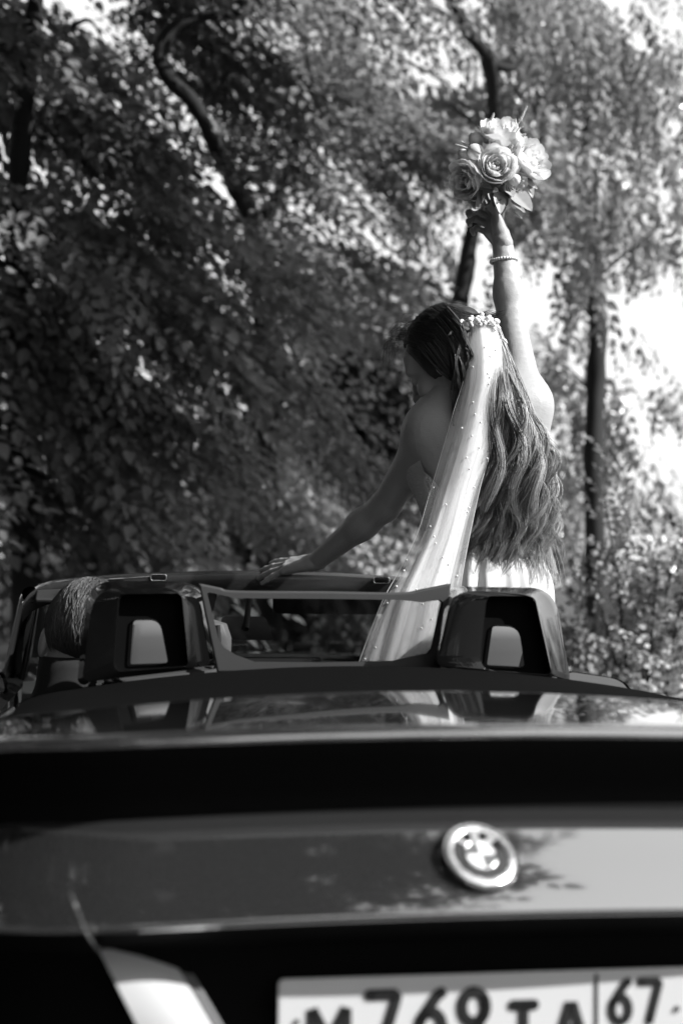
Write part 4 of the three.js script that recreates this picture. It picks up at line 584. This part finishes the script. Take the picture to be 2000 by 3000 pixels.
// ================================================================ the bouquet
{
  const c = P(1466, 500, 3.54), bq = thing('bouquet', 'round bouquet of pale roses and buds held up in the raised hand', 'bouquet', c), r = rng(51), local = (px, py, d) => P(px, py, d).sub(c);
  const petalM = phys(0.86, { roughness: 1, transmission: 0.3, thickness: 0, specularIntensity: 0.3 }), budM = phys(0.6, { roughness: 0.7 }), leafM = phys(0.30, { roughness: 0.5 }), darkLeaf = phys(0.13, { roughness: 0.5 }), stemM = grey(0.16), sprigM = grey(0.5);
  const orient = (o, axis, spin = 0) => { o.quaternion.setFromUnitVectors(V(0, 1, 0), axis.clone().normalize()); o.rotateY(spin); };
  // a full garden rose: rings of cupped petals round a tight heart; axis +y
  const petal = (R, ring, seed) => { const q = rng(seed), open = [0.10, 0.20, 0.34, 0.52, 0.74, 1.0][ring], h = [0.62, 0.72, 0.82, 0.9, 0.92, 0.86][ring], wide = [1.5, 1.25, 1.05, 0.95, 0.85, 0.8][ring], curl = [-0.06, -0.05, 0.0, 0.06, 0.10, 0.12][ring], j = q() * 6;
    return grid(10, 9, (u, v) => { const s = (u - 0.5) * 2, rag = 1 - 0.16 * Math.pow(Math.abs(s), 2.4) + 0.045 * Math.sin(s * 4.2 + j) + 0.012 * Math.sin(s * 9 + 2 * j), vv = v * rag, rad = R * (0.05 + open * Math.sin(Math.min(1.45, vv * 1.75)) * 0.98 + curl * Math.pow(vv, 5)), a = s * wide * Math.sin(Math.min(1.57, 0.25 + vv * 1.9)), y = R * h * (Math.pow(vv, 1.35) * 1.5 - 0.55) - R * 0.10 * (ring > 3 ? Math.pow(vv, 4) : 0); return V(rad * Math.cos(a), y + R * 0.08 * Math.sin(s * 4 + j) * vv * vv, rad * Math.sin(a)); }); };
  function rose(px, py, d, axis, R, seed) {
    const g = group('rose', bq); g.position.copy(local(px, py, d)); orient(g, axis, seed); const n = [4, 6, 7, 8, 8, 8];
    for (let ring = 0; ring < 6; ring++) { const geo = [petal(R, ring, seed * 7 + ring), petal(R, ring, seed * 13 + ring)]; for (let k = 0; k < n[ring]; k++) { const m = part('petal', geo[k % 2], petalM, g); m.rotation.set(0.22 * (r() - 0.5), (k / n[ring]) * 6.283 + ring * 0.9 + 0.7 * r(), 0.22 * (r() - 0.5)); m.scale.setScalar(0.92 + 0.14 * r()); if (ring < 3) m.position.set(R * 0.16 * (r() - 0.5), 0, R * 0.16 * (r() - 0.5)); } }
    return g;
  }
  rose(1462, 408, 3.535, V(0.05, 0.75, 0.65), 0.047, 1); rose(1447, 495, 3.475, V(0.16, 0.10, 1), 0.046, 2); rose(1537, 478, 3.53, V(0.65, 0.25, 0.70), 0.051, 3); rose(1378, 525, 3.51, V(-0.72, -0.30, 0.62), 0.044, 4);
  rose(1500, 425, 3.555, V(0.35, 0.75, 0.5), 0.034, 7); rose(1418, 445, 3.53, V(-0.5, 0.5, 0.65), 0.034, 8); rose(1500, 540, 3.51, V(0.4, -0.4, 0.8), 0.030, 9);
  rose(1480, 450, 3.60, V(0.1, 0.4, -0.9), 0.046, 5); rose(1420, 470, 3.60, V(-0.7, 0.3, -0.6), 0.044, 6);
  const bud = (px, py, d, R, axis, m = budM) => { const g = group('bud', bq); g.position.copy(local(px, py, d)); orient(g, axis, R * 900); const geo = grid(8, 8, (u, v) => { const s = (u - 0.5) * 2.4, y = -Math.cos(v * 3.1), rad = Math.sin(v * 3.1) * (1 + 0.05 * Math.sin(s * 3)); return V(R * rad * Math.cos(s), R * 1.12 * y, R * rad * Math.sin(s)); }); for (let k = 0; k < 4; k++) { const p = part('petal', geo, m, g); p.rotation.y = k * 1.6; p.scale.setScalar(1 - 0.05 * (k % 2)); } return g; };
  bud(1394, 408, 3.53, 0.019, V(-0.5, 0.7, 0.3)); bud(1392, 445, 3.50, 0.021, V(-0.6, 0.1, 0.7)); bud(1358, 452, 3.52, 0.015, V(-0.8, 0.4, 0.3)); bud(1400, 425, 3.54, 0.02, V(-0.5, 0.5, 0.5));
  bud(1504, 494, 3.485, 0.0165, V(0.3, 0.2, 0.9), petalM); bud(1506, 526, 3.485, 0.0155, V(0.2, -0.2, 0.9), petalM); bud(1510, 420, 3.52, 0.02, V(0.2, 0.7, 0.6), petalM); bud(1372, 465, 3.55, 0.018, V(-0.8, 0.2, 0.3));
  // sprigs: a stalk set with tiny florets
  const sprig = (x0, y0, x1, y1, d, w = 0.0045) => { const a = local(x0, y0, d), b = local(x1, y1, d - 0.01), g = [limb([a, a.clone().lerp(b, 0.5).add(V(0.001, 0, 0.004)), b], [0.0018, 0.0016, 0.001], 6, 10)]; for (let k = 0; k < 34; k++) { const t = 0.3 + 0.7 * k / 34, an = k * 2.4, p = a.clone().lerp(b, t), q = w * (1.15 - 0.75 * t); g.push(ball(p.add(V(Math.cos(an) * q, 0, Math.sin(an) * q)), 0.0021 * (1.2 - 0.5 * t), 6, 4)); } part('sprig', g, sprigM, bq); };
  sprig(1430, 372, 1446, 331, 3.55); sprig(1512, 372, 1543, 310, 3.54); sprig(1506, 380, 1509, 348, 3.54, 0.003); sprig(1500, 380, 1495, 360, 3.545, 0.003); sprig(1510, 385, 1530, 370, 3.53, 0.003); sprig(1380, 440, 1333, 423, 3.5); sprig(1372, 430, 1350, 414, 3.52, 0.003); sprig(1575, 480, 1601, 461, 3.53, 0.003); sprig(1490, 455, 1512, 428, 3.49, 0.005); sprig(1488, 465, 1500, 425, 3.49, 0.004); sprig(1410, 380, 1398, 370, 3.54, 0.004); sprig(1510, 410, 1538, 392, 3.52, 0.006); sprig(1505, 625, 1527, 640, 3.52, 0.0015);
  // leaves
  const leafG = (L, Wd, bend) => grid(10, 8, (u, v) => { const s = (u - 0.5) * 2, w = Wd * Math.pow(Math.sin(Math.PI * Math.pow(v * 0.97 + 0.03, 0.62)), 0.8); return V(s * w, -0.22 * w * (1 - Math.abs(s)) + 0.0006 * Math.sin(v * 22 + Math.abs(s) * 5) + bend * v * v * L, v * L); });
  const leaf = (x0, y0, d0, x1, y1, d1, wd, m = leafM, roll = 0) => { const a = local(x0, y0, d0), b = local(x1, y1, d1), z = b.clone().sub(a), L = z.length(); z.normalize(); const up = V(0.25, 0.35, 0.9), x = up.clone().cross(z).normalize(), y = z.clone().cross(x); const o = part('leaf', leafG(L, wd, -0.1), m, bq); o.position.copy(a); o.quaternion.setFromRotationMatrix(new THREE.Matrix4().makeBasis(x, y, z)); o.rotateZ(roll); };
  leaf(1483, 542, 3.50, 1504, 572, 3.47, 0.017); leaf(1502, 555, 3.50, 1560, 612, 3.46, 0.026); leaf(1545, 520, 3.52, 1562, 578, 3.50, 0.012); leaf(1540, 530, 3.51, 1577, 552, 3.50, 0.007); leaf(1500, 585, 3.53, 1540, 620, 3.50, 0.010); leaf(1462, 560, 3.50, 1468, 622, 3.46, 0.017); leaf(1432, 555, 3.50, 1395, 612, 3.48, 0.018, darkLeaf); leaf(1430, 560, 3.49, 1418, 612, 3.49, 0.014, darkLeaf); leaf(1412, 540, 3.48, 1440, 550, 3.46, 0.01); leaf(1440, 545, 3.5, 1450, 605, 3.48, 0.015, darkLeaf); leaf(1400, 560, 3.5, 1378, 576, 3.5, 0.008); leaf(1390, 590, 3.52, 1388, 612, 3.47, 0.02); leaf(1415, 550, 3.49, 1460, 556, 3.47, 0.018, darkLeaf); leaf(1345, 500, 3.56, 1318, 505, 3.57, 0.018, darkLeaf); leaf(1470, 570, 3.53, 1485, 600, 3.5, 0.012); leaf(1445, 575, 3.5, 1455, 615, 3.52, 0.008);
  for (let k = 0; k < 16; k++) { const a = k / 16 * 6.28, d = 3.56 + 0.03 * Math.sin(a); leaf(1460 + 30 * Math.cos(a), 540, d, 1460 + 85 * Math.cos(a), 572 + 20 * r(), d + 0.06 * Math.sin(a), 0.018, darkLeaf); }
  const stems = [], grip = P(1458, 640, 3.575); for (let k = 0; k < 14; k++) { const a = k * 2.4, q = 0.0034 * Math.sqrt(k), off = V(Math.cos(a) * q, 0, Math.sin(a) * q), g0 = grip.clone().sub(c), top = local(1464, 530, 3.54); stems.push(limb([top.clone().addScaledVector(off, 2.5), g0.clone().add(off), g0.clone().addScaledVector(g0.clone().sub(top), 0.42).addScaledVector(off, 1.5)], [0.003, 0.003, 0.003], 6, 10)); } part('stem', stems, stemM, bq);
}
// ================================================================ the driver
{
  const hd = P(240, 1892, 2.98), W = V(hd.x + 0.12, 0.48, hd.z - 0.10), dv = thing('person', 'driver with short light hair, mostly hidden behind the left roll hoop', 'person', V(W.x, 0.4, W.z)), own = (g) => g.translate(-W.x, -0.4, -W.z);
  const F = V(-Math.sin(CAR_TURN), 0, -Math.cos(CAR_TURN)), R = V(Math.cos(CAR_TURN), 0, -Math.sin(CAR_TURN)), q = (o, a, b, c) => o.clone().addScaledVector(R, a).addScaledVector(V(0, 1, 0), b).addScaledVector(F, c);
  const nk = q(hd, 0.02, -0.16, -0.03), sl = q(nk, -0.19, -0.07, 0), sr = q(nk, 0.20, -0.09, 0), hip = W, el = q(sl, -0.02, -0.26, 0.12), er = q(sr, 0.05, -0.26, 0.12), wl = q(el, 0.06, 0.10, 0.23), wr = q(er, -0.08, 0.10, 0.23);
  const fz = F.clone().add(V(-0.25, -0.15, 0)).normalize(), fx = V(0.22, 1, 0).cross(fz).normalize(), fy = fz.clone().cross(fx), H = basis(fx, fy, fz, hd);
  const hv = (x, y, z) => V(x, y, z).applyMatrix4(H);
  const b = blend([cap(hv(0, -0.06, -0.02), hv(0, -0.18, -0.037), 0.064, 0.07), cap(nk, hd, 0.062, 0.062), cap(nk, sl, 0.06, 0.065), cap(nk, sr, 0.06, 0.065), cap(q(nk, -0.08, -0.2, 0), q(nk, 0.09, -0.2, 0), 0.13), cap(q(nk, 0, -0.25, 0), hip, 0.14, 0.15), cap(sl, el, 0.055, 0.045), cap(el, wl, 0.043, 0.03), cap(sr, er, 0.055, 0.045), cap(er, wr, 0.043, 0.03), cap(q(hip, -0.1, -0.02, 0.05), q(hip, -0.14, 0.02, 0.42), 0.09, 0.07), cap(q(hip, 0.1, -0.02, 0.05), q(hip, 0.14, 0.02, 0.42), 0.09, 0.07), cap(q(hip, -0.14, 0.02, 0.42), q(hip, -0.14, -0.2, 0.72), 0.065, 0.045), cap(q(hip, 0.14, 0.02, 0.42), q(hip, 0.14, -0.2, 0.72), 0.065, 0.045)], 0.05);
  const hand = (w, e, s) => { const d = F.clone().add(V(0, 0.3, 0)).normalize(), n = V(s * 0.8, 0.5, 0).addScaledVector(d, -V(s * 0.8, 0.5, 0).dot(d)).normalize(); return handGeo(basis(d, n, d.clone().cross(n), w), [0.9, 1.2, 0.7], 0.6, 0); };
  part('body', own(pores([headGeo(H, true), skin((x, y, z) => b(x, y, z), V(hd.x - 0.5, 0.18, hd.z - 0.95), V(hd.x + 0.6, hd.y, hd.z + 0.22), 0.014), hand(wl, el, -1), hand(wr, er, 1)])), skinMat, dv);
  part('jacket', own(skin((x, y, z) => Math.max(b(x, y, z) - 0.013, y - (nk.y + 0.14)), V(hd.x - 0.5, 0.3, hd.z - 0.62), V(hd.x + 0.6, hd.y, hd.z + 0.24), 0.014)), grey(0.012, { roughness: 0.9 }), dv);
  const r = rng(71), S = [];
  for (let k = 0; k < 4200; k++) {                                             // short hair combed back over the skull
    const a = r() * 6.28, t0 = Math.pow(r(), 0.6) * 1.75, p = [], L = 0.35 + 0.25 * r(), sw = 0.5 * (r() - 0.5), lift = 0.004 * r() + 0.002; if (Math.sin(t0) * Math.sin(a) > 0.5 && Math.cos(t0) < 0.55) continue;
    for (let i = 0; i <= 7; i++) { const u = i / 7, t = t0 + L * u * (0.4 + 0.6 * Math.sin(t0)), aa = a + sw * u + (Math.sin(a) > 0 ? 0.3 * u * Math.sign(Math.cos(a)) : 0), e = lift + 0.006 * u * (1 - u); p.push(hv(Math.sin(t) * Math.cos(aa) * (0.080 + e), 0.038 + Math.cos(t) * (0.098 + e), -0.02 + Math.sin(t) * Math.sin(aa) * (0.104 + e))); }
    S.push({ p, c: 0.05 + 0.09 * r(), r: 0.55 });
  }
  const capG = skin((x, y, z) => Math.max(ell(V(0, 0.038, -0.02), V(0.0795, 0.098, 0.104))(x, y, z), (z - 0.05) - (y - 0.05) * 0.7, -y - 0.09 + z * 0.5), V(-0.1, -0.12, -0.14), V(0.1, 0.15, 0.11), 0.006); capG.applyMatrix4(H);
  { const n = capG.attributes.position.count; capG.setAttribute('color', new THREE.BufferAttribute(new Float32Array(n * 3).fill(0.05), 3)); }
  part('hair', own(mergeGeometries([strandsGeo(S, 0.0017, 0.0006), capG])), hairMat, dv);
}
renderer.render(scene, camera);
